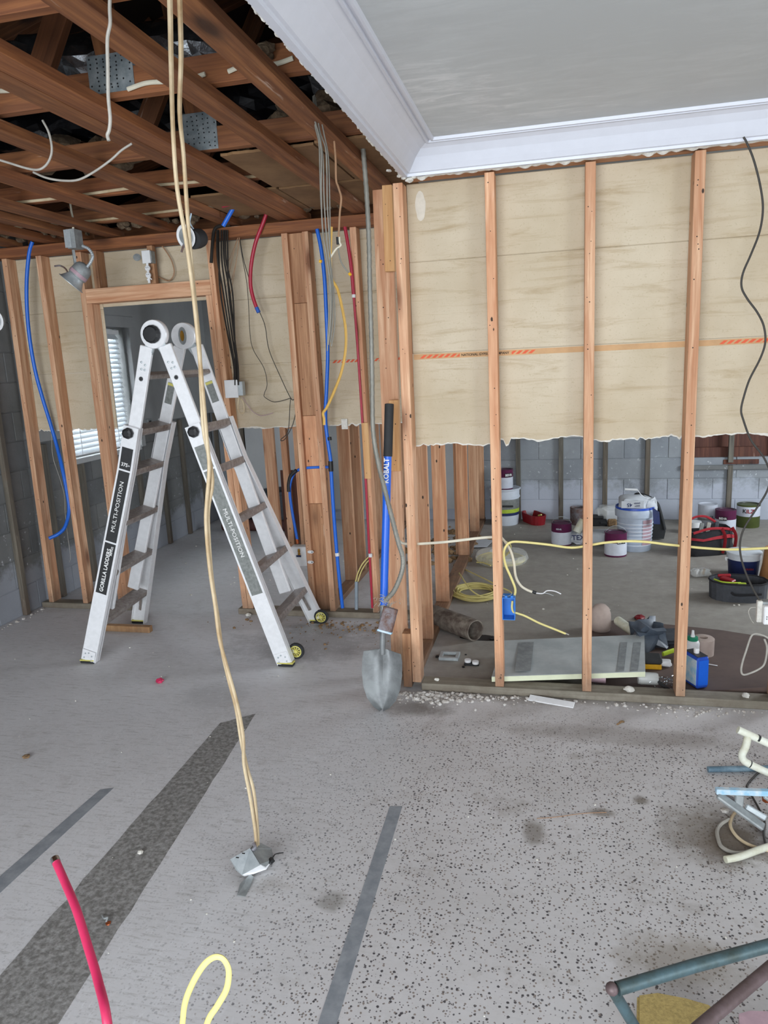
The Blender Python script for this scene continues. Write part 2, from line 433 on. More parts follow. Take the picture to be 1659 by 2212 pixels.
M['teal'] = flat('teal_metal', '4b6168', .45, .25, sc=16, c2='36423f')
M['bronze'] = flat('brown_metal', '6a5a5c', .5, .3, sc=16, c2='4c3c38')
M['sponge'] = flat('yellow_foam', 'b8a266', .95, var=.18, sc=120, bump=.6, c2='9b8854')
M['pinkish'] = flat('faded_pink_plastic', 'b79aa4', .5, var=.1)
M['handle_blue'] = flat('blue_fibreglass', '1c62d4', .35, var=.03)
M['shovel'] = flat('shovel_steel', '969a9b', .45, .45, sc=9, c2='6f7172')
M['rust'] = flat('rusty_steel', '6b4f45', .7, .3, sc=24, c2='8a8b92')
M['can_lid'] = flat('can_lid', '4a4a4e', .45, .6, sc=20)
M['can_purple'] = flat('purple_label', '5e1846', .5, var=.1)
M['can_white'] = flat('white_label', 'cdd2dd', .55, var=.05)
M['can_green'] = flat('olive_label', '4f5a26', .5, var=.08)
M['navy'] = flat('navy_label', '1f2c5c', .5, var=.1)
M['red'] = flat('red_plastic', '8e1420', .45, var=.1)
M['red_fab'] = flat('red_fabric', 'a3202c', .85, var=.15)
M['black_fab'] = flat('black_fabric', '232327', .95, var=.15, sc=40)
M['grey_fab'] = flat('charcoal_fabric', '474a50', .95, var=.12, sc=40)
M['bucket'] = flat('bucket_plastic', 'd3dae4', .4, var=.04)
M['bucket_clear'] = flat('translucent_bucket', 'b6c2d2', .35, var=.06)
M['bucket_rim'] = flat('blue_rim', '2554c4', .4)
M['green_pl'] = flat('green_plastic', '1f8f6b', .5)
M['lime'] = flat('lime_trim', 'b9d23c', .6)
M['yellow'] = flat('yellow_plastic_hard', 'e0a81a', .5)
M['bag'] = flat('printed_bag_white', 'c9ced4', .7, var=.05)
M['paper_roll'] = flat('paper_roll', 'b6a59c', .9, var=.06)
M['rosin'] = flat('rosin_paper', '5c4e4a', .9, sc=3, c2='6f5e57')
M['card'] = flat('brown_cardboard', 'a8794d', .9)
M['stain_pipe'] = flat('rusted_pipe', '564a42', .9, sc=20, c2='8b8378', bump=.6)
M['red_pipe'] = flat('brown_red_pipe', '4f2a26', .7, var=.15)
M['foamside'] = flat('foam_board_edge', 'dfe4c6', .8, var=.04)
M['foil_face'] = flat('grey_facer', 'a6adae', .6, sc=7, c2='bcc2c2')
M['tarp'] = flat('grey_plastic_bag', '59636f', .4, sc=7, c2='39424e')
M['insul'] = flat('dirty_insulation', '4c3c2c', 1, sc=30, c2='7b6a55', bump=1)
M['foil'] = flat('crumpled_foil', '9a9ea2', .22, .9, sc=12, c2='4b4e52', bump=1)
M['duct'] = flat('black_duct_film', '15161a', .25, .2, sc=20, bump=.6)
M['debris'] = flat('plaster_crumbs', 'cfccc8', .95, sc=40, c2='a39a90')
M['chip'] = flat('wood_chips', '9b7c58', .9, sc=40, c2='5b4835')
M['slat'] = flat('blind_slat', 'd4dade', .5, var=.03)
def m_glass():
    m = bpy.data.materials.new('window_glass'); m.use_nodes = True; b = m.node_tree.nodes['Principled BSDF']
    b.inputs['Transmission Weight'].default_value = 1; b.inputs['Roughness'].default_value = .02
    b.inputs['IOR'].default_value = 1.02; return m
M['glass'] = m_glass()
def m_plastic():
    m = bpy.data.materials.new('clear_film'); m.use_nodes = True; b = m.node_tree.nodes['Principled BSDF']
    b.inputs['Base Color'].default_value = (.85, .87, .85, 1); b.inputs['Alpha'].default_value = .35
    b.inputs['Roughness'].default_value = .2; return m
M['film'] = m_plastic()

# ================================================================ STRUCTURE
XL, YW1, YW2, YB = -3.68, 3.42, 4.43, 7.45
# ---- floor
floor = thing('floor', 'speckled terrazzo and bare concrete floor running through all the rooms', kind='structure')
bm = bmesh.new(); bx(bm, -3.9, 3.45, -3.5, 7.7, -.12, 0)
link('slab', bm, M['floor'], floor, Matrix.Identity(4))
def decal(name, pts, mat, t=.0012, z=0.0, parent=None):
    bm = bmesh.new(); poly_prism(bm, [(p.x, p.y, z) for p in pts], (0, 0, 1), t)
    return link(name, bm, mat, parent or floor)
decal('adhesive_strip', [at(842,1742,Z=0), at(869,1742,Z=0), at(734,2212,Z=0)+Vector((0,-.35,0)), at(693,2212,Z=0)+Vector((0,-.35,0))], M['glue'])
decal('adhesive_strip', [at(216,1706,Z=0), at(246,1702,Z=0), at(-60,1985,Z=0), at(-60,1945,Z=0)], M['glue'])
def rough_edge(a, b, n, amp, seed):
    out = []
    for i in range(n):
        p = a.lerp(b, i/n); out.append(p+Vector((amp*noise.noise(Vector((i*.7, seed, 0))), 0, 0)))
    return out
A, B, C_, D = at(476,1562,Z=0), at(552,1542,Z=0), at(108,2240,Z=0), at(-160,2290,Z=0)
decal('screed_strip', rough_edge(A, B, 4, .01, 1)+rough_edge(B, C_, 24, .006, 2)+rough_edge(C_, D, 3, .01, 3)+rough_edge(D, A, 24, .012, 4), M['screed'])
def blob(cx, cy, sx, sy, seed, n=26, rot=0):
    out = []
    for i in range(n):
        a = 2*math.pi*i/n; k = 1+.35*noise.noise(Vector((math.cos(a)*1.4, math.sin(a)*1.4, seed)))
        x, y = sx*k*math.cos(a), sy*k*math.sin(a)
        out.append(Vector((cx+x*math.cos(rot)-y*math.sin(rot), cy+x*math.sin(rot)+y*math.cos(rot), 0)))
    return out

# ---- block walls
def blockwall(parent, origin, udir, length, zmax, mat, openings=(), depth=.19):
    """running-bond blocks, each its own part; udir unit vector along the wall, face at origin plane"""
    o = Vector(origin); u = Vector(udir); nrm = Vector((-u.y, u.x, 0))   # into the wall
    cache = {}
    def full(l):
        k = round(l, 3)
        if k not in cache:
            bm = bmesh.new(); bx(bm, .003, l-.003, 0, depth, .003, .200, bev=.003)
            me = bpy.data.meshes.new('block'); bmesh.ops.recalc_face_normals(bm, faces=bm.faces[:]); bm.to_mesh(me); bm.free(); me.materials.append(mat); cache[k] = me
        return cache[k]
    ncourse = int(round(zmax/.203))
    for i in range(ncourse):
        z = i*.203; s = -(.203 if i % 2 else 0)
        while s < length-.01:
            a, b = max(0, s), min(length, s+.406)
            segs = [(a, b)]
            for (u0, u1, z0, z1) in openings:
                if z+.1 > z0 and z+.1 < z1:
                    new = []
                    for (p, q) in segs:
                        if q <= u0 or p >= u1: new.append((p, q)); continue
                        if p < u0: new.append((p, u0))
                        if q > u1: new.append((u1, q))
                    segs = new
            for (p, q) in segs:
                if q-p < .03: continue
                pos = o+u*p+Vector((0, 0, z))+nrm*(.0015*math.sin(p*37+z*91))
                Mx = Matrix(((u.x, nrm.x, 0, pos.x), (u.y, nrm.y, 0, pos.y), (0, 0, 1, pos.z), (0, 0, 0, 1)))
                place('block', full(q-p), Mx, parent)
            s += .406
wl = thing('wall_left', 'grey concrete block wall with vertical furring strips on the left', loc=(XL, 4, 0), kind='structure')
WY0, WY1, WZ0, WZ1 = 5.00, 5.93, 1.015, 2.03
# u runs +y; normal (-u.y,u.x)=(-1,0): into the wall
blockwall(wl, (XL, 2.0, 0), (0, 1, 0), 5.45, 2.6, M['block'], [(WY0-2.0, WY1-2.0, WZ0, WZ1)])
bm = bmesh.new()
for (a, b, c0, c1) in ((-3.5, WY0, 0, 2.7), (WY1, 7.7, 0, 2.7), (WY0, WY1, 0, WZ0), (WY0, WY1, WZ1, 2.7)):
    bx(bm, XL-.17, XL-.005 if a > -3 else XL-.005, a, b, c0, c1)
link('mortar', bm, M['mortar'], wl)
box('plaster_skin', XL-.004, XL+.012, -3.4, 1.98, 0, 2.5, M['block'], wl)
for k in range(-3, 11):
    y = 3.86+.41*k
    z1 = 2.42 if y < 4.4 else 1.17
    if WY0-.02 < y < WY1+.02: z1 = WZ0-.04
    beam('furring_strip', (XL+.018, y, 0.005), (XL+.018, y, z1), .036, .042, M['furring'], wl, bev=.002)
# grey painted board over the upper part beyond the stud wall
bm = bmesh.new()
for (a, b, c0, c1) in ((4.56, WY0-.06, 1.19, 2.42), (WY1+.07, 7.44, 1.19, 2.42), (WY0-.06, WY1+.07, WZ1+.06, 2.42)):
    bx(bm, XL+.036, XL+.05, a, b, c0, c1)
link('gypsum_panel', bm, M['paint_grey'], wl)
box('opening_casing', XL-.19, XL+.055, WY1+.02, WY1+.085, WZ0-.02, WZ1+.06, M['paint_grey'], wl, bev=.004)
box('opening_casing', XL+.03, XL+.062, WY0-.06, WY1+.085, WZ1+.005, WZ1+.10, M['paint_grey'], wl, bev=.004)

win = thing('window_1', 'window with white horizontal blinds in the left block wall', loc=(XL, (WY0+WY1)/2, WZ0), kind='structure')
bm = bmesh.new()
for (a, b, c0, c1) in ((WY0, WY0+.04, WZ0, WZ1), (WY1-.04, WY1, WZ0, WZ1), (WY0+.04, WY1-.04, WZ0, WZ0+.04), (WY0+.04, WY1-.04, WZ1-.04, WZ1)):
    bx(bm, XL-.15, XL-.10, a, b, c0, c1, bev=.003)
link('window_frame', bm, M['white'], win)
box('pane', XL-.128, XL-.124, WY0+.04, WY1-.04, WZ0+.04, WZ1-.04, M['glass'], win)
box('window_sill', XL-.19, XL+.05, WY0-.04, WY1+.02, WZ0-.045, WZ0-.002, M['paint_pale'], win, bev=.004)
bl = thing('window_blind', 'white slatted blind hanging in the left window', 'blind', loc=(XL-.05, (WY0+WY1)/2, WZ1-.05))
box('head_rail', XL-.075, XL-.025, WY0+.02, WY1-.02, WZ1-.05, WZ1-.012, M['white'], bl, bev=.003)
bm = bmesh.new(); bx(bm, -.025, .025, -(WY1-WY0)/2+.025, (WY1-WY0)/2-.025, -.0012, .0012)
sl = bpy.data.meshes.new('slat'); bmesh.ops.recalc_face_normals(bm, faces=bm.faces[:]); bm.to_mesh(sl); bm.free(); sl.materials.append(M['slat'])
ns = 23
for i in range(ns):
    z = WZ0+.03+(WZ1-WZ0-.1)*i/(ns-1)
    place('slat', sl, Matrix.Translation((XL-.05, (WY0+WY1)/2, z)) @ Matrix.Rotation(math.radians(52), 4, 'Y'), bl)
for y in (WY0+.2, WY1-.2):
    box('ladder_tape', XL-.027, XL-.0262, y-.004, y+.004, WZ0+.01, WZ1-.05, M['white'], bl)
box('bottom_rail', XL-.07, XL-.03, WY0+.025, WY1-.025, WZ0+.002, WZ0+.014, M['white'], bl, bev=.002)

wb = thing('wall_back', 'far painted block wall with dark vertical strips behind the stud wall', loc=(1, YB, 0), kind='structure')
blockwall(wb, (-.78, YB, 0), (1, 0, 0), 4.18, 1.42, M['block_far'], [(1.96, 3.1, .53, 2)])
bm = bmesh.new()
for (a, b, c0, c1) in ((-3.9, 1.18, 0, 2.7), (2.32, 3.45, 0, 2.7), (1.18, 2.32, 0, .5), (1.18, 2.32, 1.7, 2.7)):
    bx(bm, a, b, YB+.006, YB+.2, c0, c1)
link('mortar', bm, M['mortar_far'], wb)
box('gypsum_panel', -3.27, -.84, YB-.05, YB-.035, .12, 2.42, M['paint_pale'], wb)
box('gypsum_panel', -3.63, -3.28, YB-.05, YB-.035, 1.19, 2.42, M['paint_grey'], wb)
for x in (-3.62, -3.5, -3.40, -3.31): beam('furring_strip', (x, YB-.02, .01), (x, YB-.02, 1.18), .04, .03, M['furring'], wb)
for x in (-.79, -.37, .047, .468, .86, 1.22, 1.60, 2.02, 2.43, 2.85):
    z0 = .56 if 1.19 < x < 2.3 else .01
    beam('furring_strip', (x, YB-.017, z0), (x, YB-.017, 1.41), .045, .03, M['furring'], wb)
    if z0 > .1: beam('furring_strip', (x, YB-.017, .01), (x, YB-.017, .535), .045, .03, M['furring'], wb)
box('sill_ledge', 1.16, 2.34, YB-.03, YB+.19, .49, .535, M['mortar'], wb, bev=.006)
box('plywood_board', 1.18, 2.32, YB+.07, YB+.09, .54, 1.7, M['plywood'], wb)
box('closing_board', 1.18, 1.86, YB+.03, YB+.065, .545, .70, M['plywood'], wb, bev=.004)
box('wood_offcut', 1.54, 1.85, YB-.01, YB+.025, .54, .585, M['plywood'], wb, bev=.003)

wr = thing('wall_right', 'plain painted wall closing the rooms on the right', loc=(3.45, 2, 0), kind='structure')
for (a, b, c0, c1) in ((-3.5, -1.7, 0, 2.7), (.5, 4.7, 0, 2.7), (6.5, 7.7, 0, 2.7), (-1.7, .5, 0, .3), (-1.7, .5, 2.3, 2.7), (4.7, 6.5, 0, .9), (4.7, 6.5, 2.1, 2.7)):
    box('wall_panel', 3.45, 3.6, a, b, c0, c1, M['paint_pale'], wr)
wf = thing('wall_front', 'plain painted wall with a wide opening behind the camera', loc=(0, -3.5, 0), kind='structure')
for (a, b, c0, c1) in ((-3.9, -3.4, 0, 2.7), (1.4, 3.6, 0, 2.7), (-3.4, 1.4, 2.4, 2.7)):
    box('wall_panel', a, b, -3.6, -3.45, c0, c1, M['paint_pale'], wf)

# ---- W1: the near stud wall on the right
w1 = thing('wall_right_partition', 'open stud wall on the right with tan gypsum lath behind the studs', loc=(.5, YW1, 0), kind='structure')
beam('sill_plate', (-.665, YW1, 0), (3.3, YW1, 0), .04, .09, M['treated'], w1, side=(0, 0, 1), align=(-1, 1), bev=.003)
for i, (xb, xt) in enumerate(((-.273, -.281), (.145, .141), (.569, .571), (.985, .982), (1.40, 1.40), (1.82, 1.82), (2.25, 2.25), (2.7, 2.7), (3.1, 3.1))):
    beam('stud', (xb, YW1+.053, .0402), (xt, YW1+.053, 2.425), .042, .089, M['stud'], w1)
beam('stud', (-.690, YW1+.053, .0402), (-.686, YW1+.053, 2.42), .044, .089, M['stud'], w1)          # end stud
beam('stud_block', (-.737, YW1+.045, .012), (-.735, YW1+.045, .30), .044, .075, M['stud_old'], w1)     # cut-off block beside it
beam('stud', (-.812, YW1+.19, .012), (-.800, YW1+.21, 2.44), .088, .04, M['stud'], w1)                 # corner stud set flat
beam('stud_block', (-.762, YW1+.135, 2.06), (-.758, YW1+.135, 2.44), .046, .038, M['scrap'], w1)
beam('stud_block', (-.776, YW1+.135, 1.11), (-.772, YW1+.135, 1.46), .046, .038, M['scrap'], w1)
beam('top_plate', (-.66, YW1+.053, 2.47), (3.3, YW1+.053, 2.47), .07, .089, M['stud_old'], w1, side=(0, 0, 1))
YL = YW1+.103
def lath(parent, x0, x1, y, z0, z1, t=.01):
    return box('gypsum_board', x0, x1, y, y+t, z0, z1, M['lath'], parent, bev=.003)
def ragged(parent, x0, x1, y, zf, z1, step=.012):
    """lowest board with a torn lower edge, and the white core showing along the tear"""
    n = max(2, int((x1-x0)/step)); xs = [x0+(x1-x0)*i/n for i in range(n+1)]
    pts = [(x, y, zf(x)) for x in xs]+[(x1, y, z1), (x0, y, z1)]
    bm = bmesh.new(); poly_prism(bm, pts, (0, 1, 0), .009); link('gypsum_board', bm, M['lath'], parent)
    lo = [(x, y+.002, zf(x)-.004-.011*abs(noise.noise(Vector((x*19, 3, 1))))-.012*max(0, noise.noise(Vector((x*6, 8, 1))))) for x in xs]
    bm = bmesh.new(); poly_prism(bm, lo+[(x, y+.002, zf(x)+.002) for x in xs[::-1]], (0, 1, 0), .006); link('torn_core', bm, M['gyp'], parent)
def f1(x):
    k = 1.243 if x < -.27 else 1.262 if x < .14 else 1.252 if x < .55 else 1.262
    if -.24 < x < -.21: k -= .03
    return k+.016*noise.noise(Vector((x*7, 0, 0)))+.008*noise.noise(Vector((x*31, 4, 0)))+(.014*noise.noise(Vector((x*90, 2, 0))) if noise.noise(Vector((x*4, 9, 0))) > 0 else 0)
zc = [1.675, 2.09, 2.43]
for (a, b) in ((-.665, .142), (.144, 1.396), (1.398, 2.6), (2.602, 3.35)):
    lath(w1, a, b, YL, 2.0905, 2.43); ragged(w1, a, b, YL, f1, 1.6755)
for (a, b) in ((-.665, .566), (.568, 1.82), (1.822, 3.35)):
    lath(w1, a, b, YL, 1.676, 2.09)
# printed edge tape
tp = box('edge_tape', -.66, 3.3, YL-.0010, YL-.0002, 1.647, 1.672, M['tape'], w1)
def stripes(parent, x0, x1, y, z0, z1):
    bm = bmesh.new(); x = x0
    while x < x1:
        poly_prism(bm, [(x, y, z0), (x+.017, y, z0), (x+.035, y, z1), (x+.018, y, z1)], (0, -1, 0), .0006); x += .0285
    link('printed_hatch', bm, M['orange'], parent)
stripes(w1, -.63, -.30, YL-.0012, 1.652, 1.667); stripes(w1, -.24, -.10, YL-.0012, 1.652, 1.667); stripes(w1, .69, 1.0, YL-.0012, 1.652, 1.667)
box('printed_band', -.44, -.20, YL-.0021, YL-.0019, 1.650, 1.668, M['tape'], w1)
text('lettering', 'NATIONAL GYPSUM COMPANY', .0155, tmat((-.322, YL-.0026, 1.6588), (1, 0, 0), (0, 0, 1)), M['ink'], w1, .0002, True)

# ---- W2: the farther stud wall on the left, with the doorway
w2 = thing('wall_left_partition', 'farther open stud wall on the left with the framed doorway', loc=(-2.5, YW2, 0), kind='structure')
for (a, b) in ((XL+.02, -2.935), (-2.115, -.88)):
    beam('sill_plate', (a, YW2, 0), (b, YW2, 0), .04, .09, M['treated'], w2, side=(0, 0, 1), align=(-1, 1), bev=.003)
beam('top_plate', (XL, YW2-.01, 2.43), (-.79, YW2-.01, 2.43), .064, .095, M['joist'], w2, side=(0, 0, 1), align=(-1, 1), bev=.003)
def w2stud(x, z0=.0402, z1=2.43, mat='stud', w=.038, d=.089, y=None, name='stud', dx=0):
    y = YW2+.01 if y is None else y
    return beam(name, (x, y+d/2, z0), (x+dx, y+d/2, z1), w, d, M[mat], w2)
w2stud(-3.585, dx=.015); w2stud(-3.303, dx=-.007)
w2stud(-3.016, .0402, dx=.004); w2stud(-2.977, .005, 2.105, dx=.002)
w2stud(-2.066, .0402, 2.105, dx=-.060); w2stud(-2.026, dx=-.070)
beam('door_header', (-2.993, YW2+.01, 2.106), (-2.108, YW2+.01, 2.106), .092, .089, M['stud'], w2, side=(0, 0, 1), align=(-1, 1))
w2stud(-2.50, 2.199, 2.43, 'stud_old', name='cripple_stud', d=.04)
w2stud(-2.90, 2.199, 2.43, 'stud_old', name='cripple_stud', d=.089)
w2stud(-1.578, dx=-.02); w2stud(-1.441, dx=-.025)
for z0, z1, m in ((.0402, .76, 'stud_old'), (.762, 1.33, 'stud'), (1.332, 2.02, 'stud_old'), (2.022, 2.43, 'stud_old')):
    beam('stud_block', (-1.509-.009*z0, YW2+.062, z0), (-1.509-.009*z1, YW2+.062, z1), .098, .038, M[m], w2)
w2stud(-1.147, dx=-.022)
beam('stud_block', (-1.150, YW2-.001, .93), (-1.153, YW2-.001, 1.28), .04, .02, M['scrap'], w2)
YM = YW2+.10
def f2(x):
    k = 1.285 if x < -2.9 else 1.262 if x < -1.5 else 1.265
    return k+.014*noise.noise(Vector((x*9, 1, 0)))+(.02*noise.noise(Vector((x*40, 5, 0))) if -1.5 < x < -1.05 or x < -3 else .002)
for (a, b) in ((XL+.03, -2.936), (-2.10, -.74)):
    lath(w2, a, b, YM, 2.071, 2.43); lath(w2, a, b, YM, 1.6665, 2.0705); ragged(w2, a, b, YM, f2, 1.666)
lath(w2, -2.934, -2.102, YM, 2.085, 2.43)
stripes(w2, -1.37, -1.20, YM-.001, 1.650, 1.667); stripes(w2, -1.10, -.93, YM-.001, 1.650, 1.667)
box('peeled_paper', -1.33, -1.29, YM-.012, YM-.002, 1.235, 1.30, M['gyp'], w2)

# ---- the wall running away behind the corner, and the bathroom wall
w3 = thing('wall_inner_right', 'bare stud wall running back behind the corner post', loc=(-.745, 5, 0), kind='structure')
beam('sill_plate', (-.79, YW2-.90, 0), (-.79, 7.38, 0), .038, .089, M['stud_old'], w3, side=(0, 0, 1), align=(-1, -1))
for y in (4.02, 4.70, 5.90, 6.75, 7.30):
    beam('stud', (-.747, y+.02, .0385), (-.747, y+.02, 2.45), .089, .038, M['stud'], w3)
beam('stud', (-.80, 5.955, .0385), (-.80, 5.955, 2.45), .03, .07, M['stud_old'], w3)
w4 = thing('wall_inner_left', 'stud wall of the small side room seen through the framing', loc=(-1.5, 6, 0), kind='structure')
beam('sill_plate', (-1.555, YW2+.12, 0), (-1.555, 7.38, 0), .038, .089, M['stud_old'], w4, side=(0, 0, 1), align=(-1, -1))
for y in (5.14, 5.42, 6.05, 6.5, 7.2):
    beam('stud', (-1.51, y+.02, .0385), (-1.51, y+.02, 2.45), .089, .038, M['stud'], w4)
beam('stud', (-2.49, 6.16, .0), (-2.50, 6.16, 2.45), .10, .038, M['stud'], w4)
beam('stud', (-2.36, 6.20, .0), (-2.37, 6.20, 2.45), .055, .06, M['stud'], w4)
beam('stud', (-2.25, 6.20, .0), (-2.26, 6.20, 2.45), .03, .06, M['stud'], w4)
box('board_panel', -2.44, -2.12, 6.235, 6.25, .0, .72, M['plywood'], w4)
box('stud_block', -2.33, -2.27, 6.17, 6.23, 1.10, 1.14, M['stud'], w4)

# ---- ceiling
ce = thing('ceiling', 'opened ceiling with brown joists on the left and white plaster ceiling on the right', loc=(0, 2, 2.5), kind='structure')
ZF = 2.50
for x in (-.865, -1.115, -1.575, -1.483, -1.93, -2.35, -2.742, -2.96, -3.2, -3.5):
    y1 = YW2+.07 if x > -1.7 or x < -3.1 else YW2+.07
    beam('furring_board', (x, -3.3, ZF), (x, y1, ZF), .088, .038, M['joist'], ce, side=(1, 0, 0), align=(0, 1) if False else (0, 0))
for o in [o for o in ce.children if o.name.startswith('furring_board')]:
    o.matrix_basis = Matrix.Translation((0, 0, .0195)) @ o.matrix_basis
ZT = ZF+.052
TY = (-2.4, -1.8, -1.2, -.6, 0, .6, 1.21, 1.82, 2.43, 3.10, 3.63, 4.25, 4.85, 5.45, 6.05, 6.65, 7.25)
for i, y in enumerate(TY):
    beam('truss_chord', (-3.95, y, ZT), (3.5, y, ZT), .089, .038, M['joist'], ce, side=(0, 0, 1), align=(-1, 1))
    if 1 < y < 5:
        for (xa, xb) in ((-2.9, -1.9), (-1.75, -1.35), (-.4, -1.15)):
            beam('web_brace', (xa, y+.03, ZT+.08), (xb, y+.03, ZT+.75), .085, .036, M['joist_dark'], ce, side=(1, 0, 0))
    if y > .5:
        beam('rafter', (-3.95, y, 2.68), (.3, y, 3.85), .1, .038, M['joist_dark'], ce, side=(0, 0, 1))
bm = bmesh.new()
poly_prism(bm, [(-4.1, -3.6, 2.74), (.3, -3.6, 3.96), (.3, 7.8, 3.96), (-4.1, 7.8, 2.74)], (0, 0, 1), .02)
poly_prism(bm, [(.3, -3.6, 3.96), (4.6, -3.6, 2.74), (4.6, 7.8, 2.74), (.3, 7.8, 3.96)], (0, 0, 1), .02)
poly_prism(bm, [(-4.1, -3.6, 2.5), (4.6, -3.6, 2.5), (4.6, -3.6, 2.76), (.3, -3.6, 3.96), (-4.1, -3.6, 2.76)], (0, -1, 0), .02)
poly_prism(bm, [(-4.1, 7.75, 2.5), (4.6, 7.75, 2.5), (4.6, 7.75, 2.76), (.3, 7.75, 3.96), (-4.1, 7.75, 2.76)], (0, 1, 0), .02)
bx(bm, -4.1, -4.0, -3.6, 7.75, 2.45, 2.76); bx(bm, 3.6, 3.7, -3.6, 7.75, 2.45, 2.9)  # unseen gable and eave closures, added to keep light from leaking into the attic
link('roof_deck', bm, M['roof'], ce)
# old gypsum lath still up near the stud wall
for (x0, x1, y0, y1) in ((-1.88, -1.40, 3.82, 4.40), (-1.39, -.67, 3.83, 4.41), (-1.40, -.98, 3.16, 3.79), (-.97, -.67, 3.14, 3.80)):
    n = 14; bmm = bmesh.new()
    e = [(x0+(x1-x0)*i/n, y0+.012*noise.noise(Vector((i, x0*9, 0))), ZF+.0395) for i in range(n+1)]
    e2 = [(x1-(x1-x0)*i/n, y1+.012*noise.noise(Vector((i, x1*9, 5))), ZF+.0395) for i in range(n+1)]
    poly_prism(bmm, e+e2, (0, 0, 1), .011); link('gypsum_board', bmm, M['lath_attic'], ce)
box('gypsum_board', -3.6, 3.4, YW2+.13, YB-.02, 2.475, 2.49, M['paint_grey'], ce)
box('gypsum_board', -.64, 3.4, YW1+.13, YW2+.12, 2.475, 2.49, M['paint_grey'], ce)
# white plaster field and cove
box('plaster_field', -.50, 3.42, -3.4, 3.24, 2.5385, 2.549, M['ceil'], ce)
prof = [(0,2.43),(.022,2.430),(.024,2.441),(.034,2.443),(.05,2.463),(.072,2.493),(.098,2.518),(.125,2.531),(.130,2.526),(.139,2.526),(.142,2.535),(.150,2.535),(.153,2.527),(.162,2.527),(.166,2.539),(.166,2.5485),(0,2.5485)]
bm = bmesh.new(); X0, Y0 = -.655, 3.405; rings = []
for (u, z) in prof: rings.append([bm.verts.new(p) for p in ((X0+u, -3.4, z), (X0+u, Y0-u, z), (3.42, Y0-u, z))])
for i in range(len(rings)):
    a, b = rings[i], rings[(i+1) % len(rings)]
    for j in range(2): bm.faces.new((a[j], a[j+1], b[j+1], b[j]))
link('cornice', bm, M['cornice'], ce, smooth=False)
# torn plaster along the cut edge and along the top of the studs
def torn(name, a, b, out, n, seed, amp, drop):
    a, b, out = Vector(a), Vector(b), Vector(out); bm = bmesh.new(); R = []
    for i in range(n+1):
        p = a.lerp(b, i/n)
        k = amp*(.35+abs(noise.noise(Vector((i*.11, seed, 0))))*1.4+1.1*abs(noise.noise(Vector((i*.57, seed, 3)))))
        d = drop*(.2+abs(noise.noise(Vector((i*.17, seed, 7))))*1.5)
        R.append([bm.verts.new(q) for q in (p, p+out*k+Vector((0, 0, -d*.3)), p+out*k*.7+Vector((0, 0, -d)), p-out*.012+Vector((0, 0, -.001-d*.2)))])
    for i in range(n):
        for j in range(4): bm.faces.new((R[i][j], R[i][(j+1) % 4], R[i+1][(j+1) % 4], R[i+1][j]))
    bm.faces.new(R[0]); bm.faces.new(R[-1][::-1])
    link(name, bm, M['gyp'], ce)
torn('torn_plaster', (X0, .2, 2.44), (X0, 3.40, 2.436), (-1, 0, 0), 420, 3, .009, .010)
torn('torn_plaster', (X0, Y0+.002, 2.432), (3.3, Y0+.002, 2.432), (0, 1, 0), 420, 9, .008, .014)
bm = bmesh.new()
for i, (px, py, s) in enumerate(((872,388,.016), (885,392,.022), (893,387,.014), (862,384,.014), (840,372,.012))):
    p = at(px, py, Y=3.40); rock(bm, (p.x, 3.40, p.z+.006), s, i+3, 1, .5)
link('torn_plaster', bm, M['gyp'], ce)
# gang nail plates on the truss faces
for (px0, py0, px1, py1, y) in ((196,108,283,206,2.43), (392,238,465,330,3.10)):
    a, b = at(px0, py1, Y=y-.002), at(px1, py0, Y=y-.002)
    box('nail_plate', a.x, b.x, y-.003, y-.0005, a.z, b.z, M['plate'], ce)
    beam('web_brace', ((a.x+b.x)/2, y+.02, ZT+.09), ((a.x+b.x)/2-.12, y+.02, ZT+.9), .09, .036, M['joist'], ce, side=(1, 0, 0))
    bm = bmesh.new()
    for i in range(7):
        for j in range(8):
            x = a.x+.012+(b.x-a.x-.024)*i/6+.003*random.uniform(-1, 1); z = a.z+.012+(b.z-a.z-.024)*j/7+.003*random.uniform(-1, 1)
            if random.random() < .2: continue
            lathe(bm, [(.0032, 0), (.0032, .0006)], 6, Matrix.Translation((x, y-.003, z)) @ Matrix.Rotation(math.radians(90), 4, 'X'))
    tag(link('punched_holes', bm, M['black'], ce), kind='stuff')
# cables stapled to the truss chords, insulation clumps, duct and foil
for name, mat, y, x0, x1, z in (('stapled_cable', 'romex_w', 2.425, -1.38, -1.10, ZT+.022), ('stapled_cable', 'romex_w', 2.425, -1.02, -.80, ZT+.03), ('stapled_cable', 'romex_w', 1.815, -1.2, -.8, ZT+.03),
                                ('stapled_cable', 'romex_w', 2.425, -2.3, -1.62, ZT+.07), ('stapled_cable', 'romex_t', 3.625, -3.0, -1.1, ZT+.012), ('stapled_cable', 'romex_t', 4.245, -3.3, -1.0, ZT+.02)):
    wire(name, [(x0+(x1-x0)*t, y-.006, z+.006*math.sin(t*9+x0)) for t in (0, .25, .5, .75, 1)], .0075, M[mat], ce, rb=.006)
def clumps(cx, cy, cz, sx, sy, sz, n, s, seed):
    bm = bmesh.new(); random.seed(seed)
    for i in range(n):
        rock(bm, (cx+sx*random.uniform(-1, 1), cy+sy*random.uniform(-1, 1), cz+sz*random.uniform(-1, 1)), s*random.uniform(.5, 1.3), seed+i, 2, .7)
    tag(link('loose_insulation', bm, M['insul'], ce), kind='stuff')
clumps(-.98, 3.25, ZT+.14, .22, .10, .03, 26, .05, 3)
clumps(-.92, 2.40, ZT+.05, .05, .02, .025, 14, .022, 4)
clumps(-2.25, 4.38, ZT+.0, 1.3, .05, .02, 60, .03, 5)
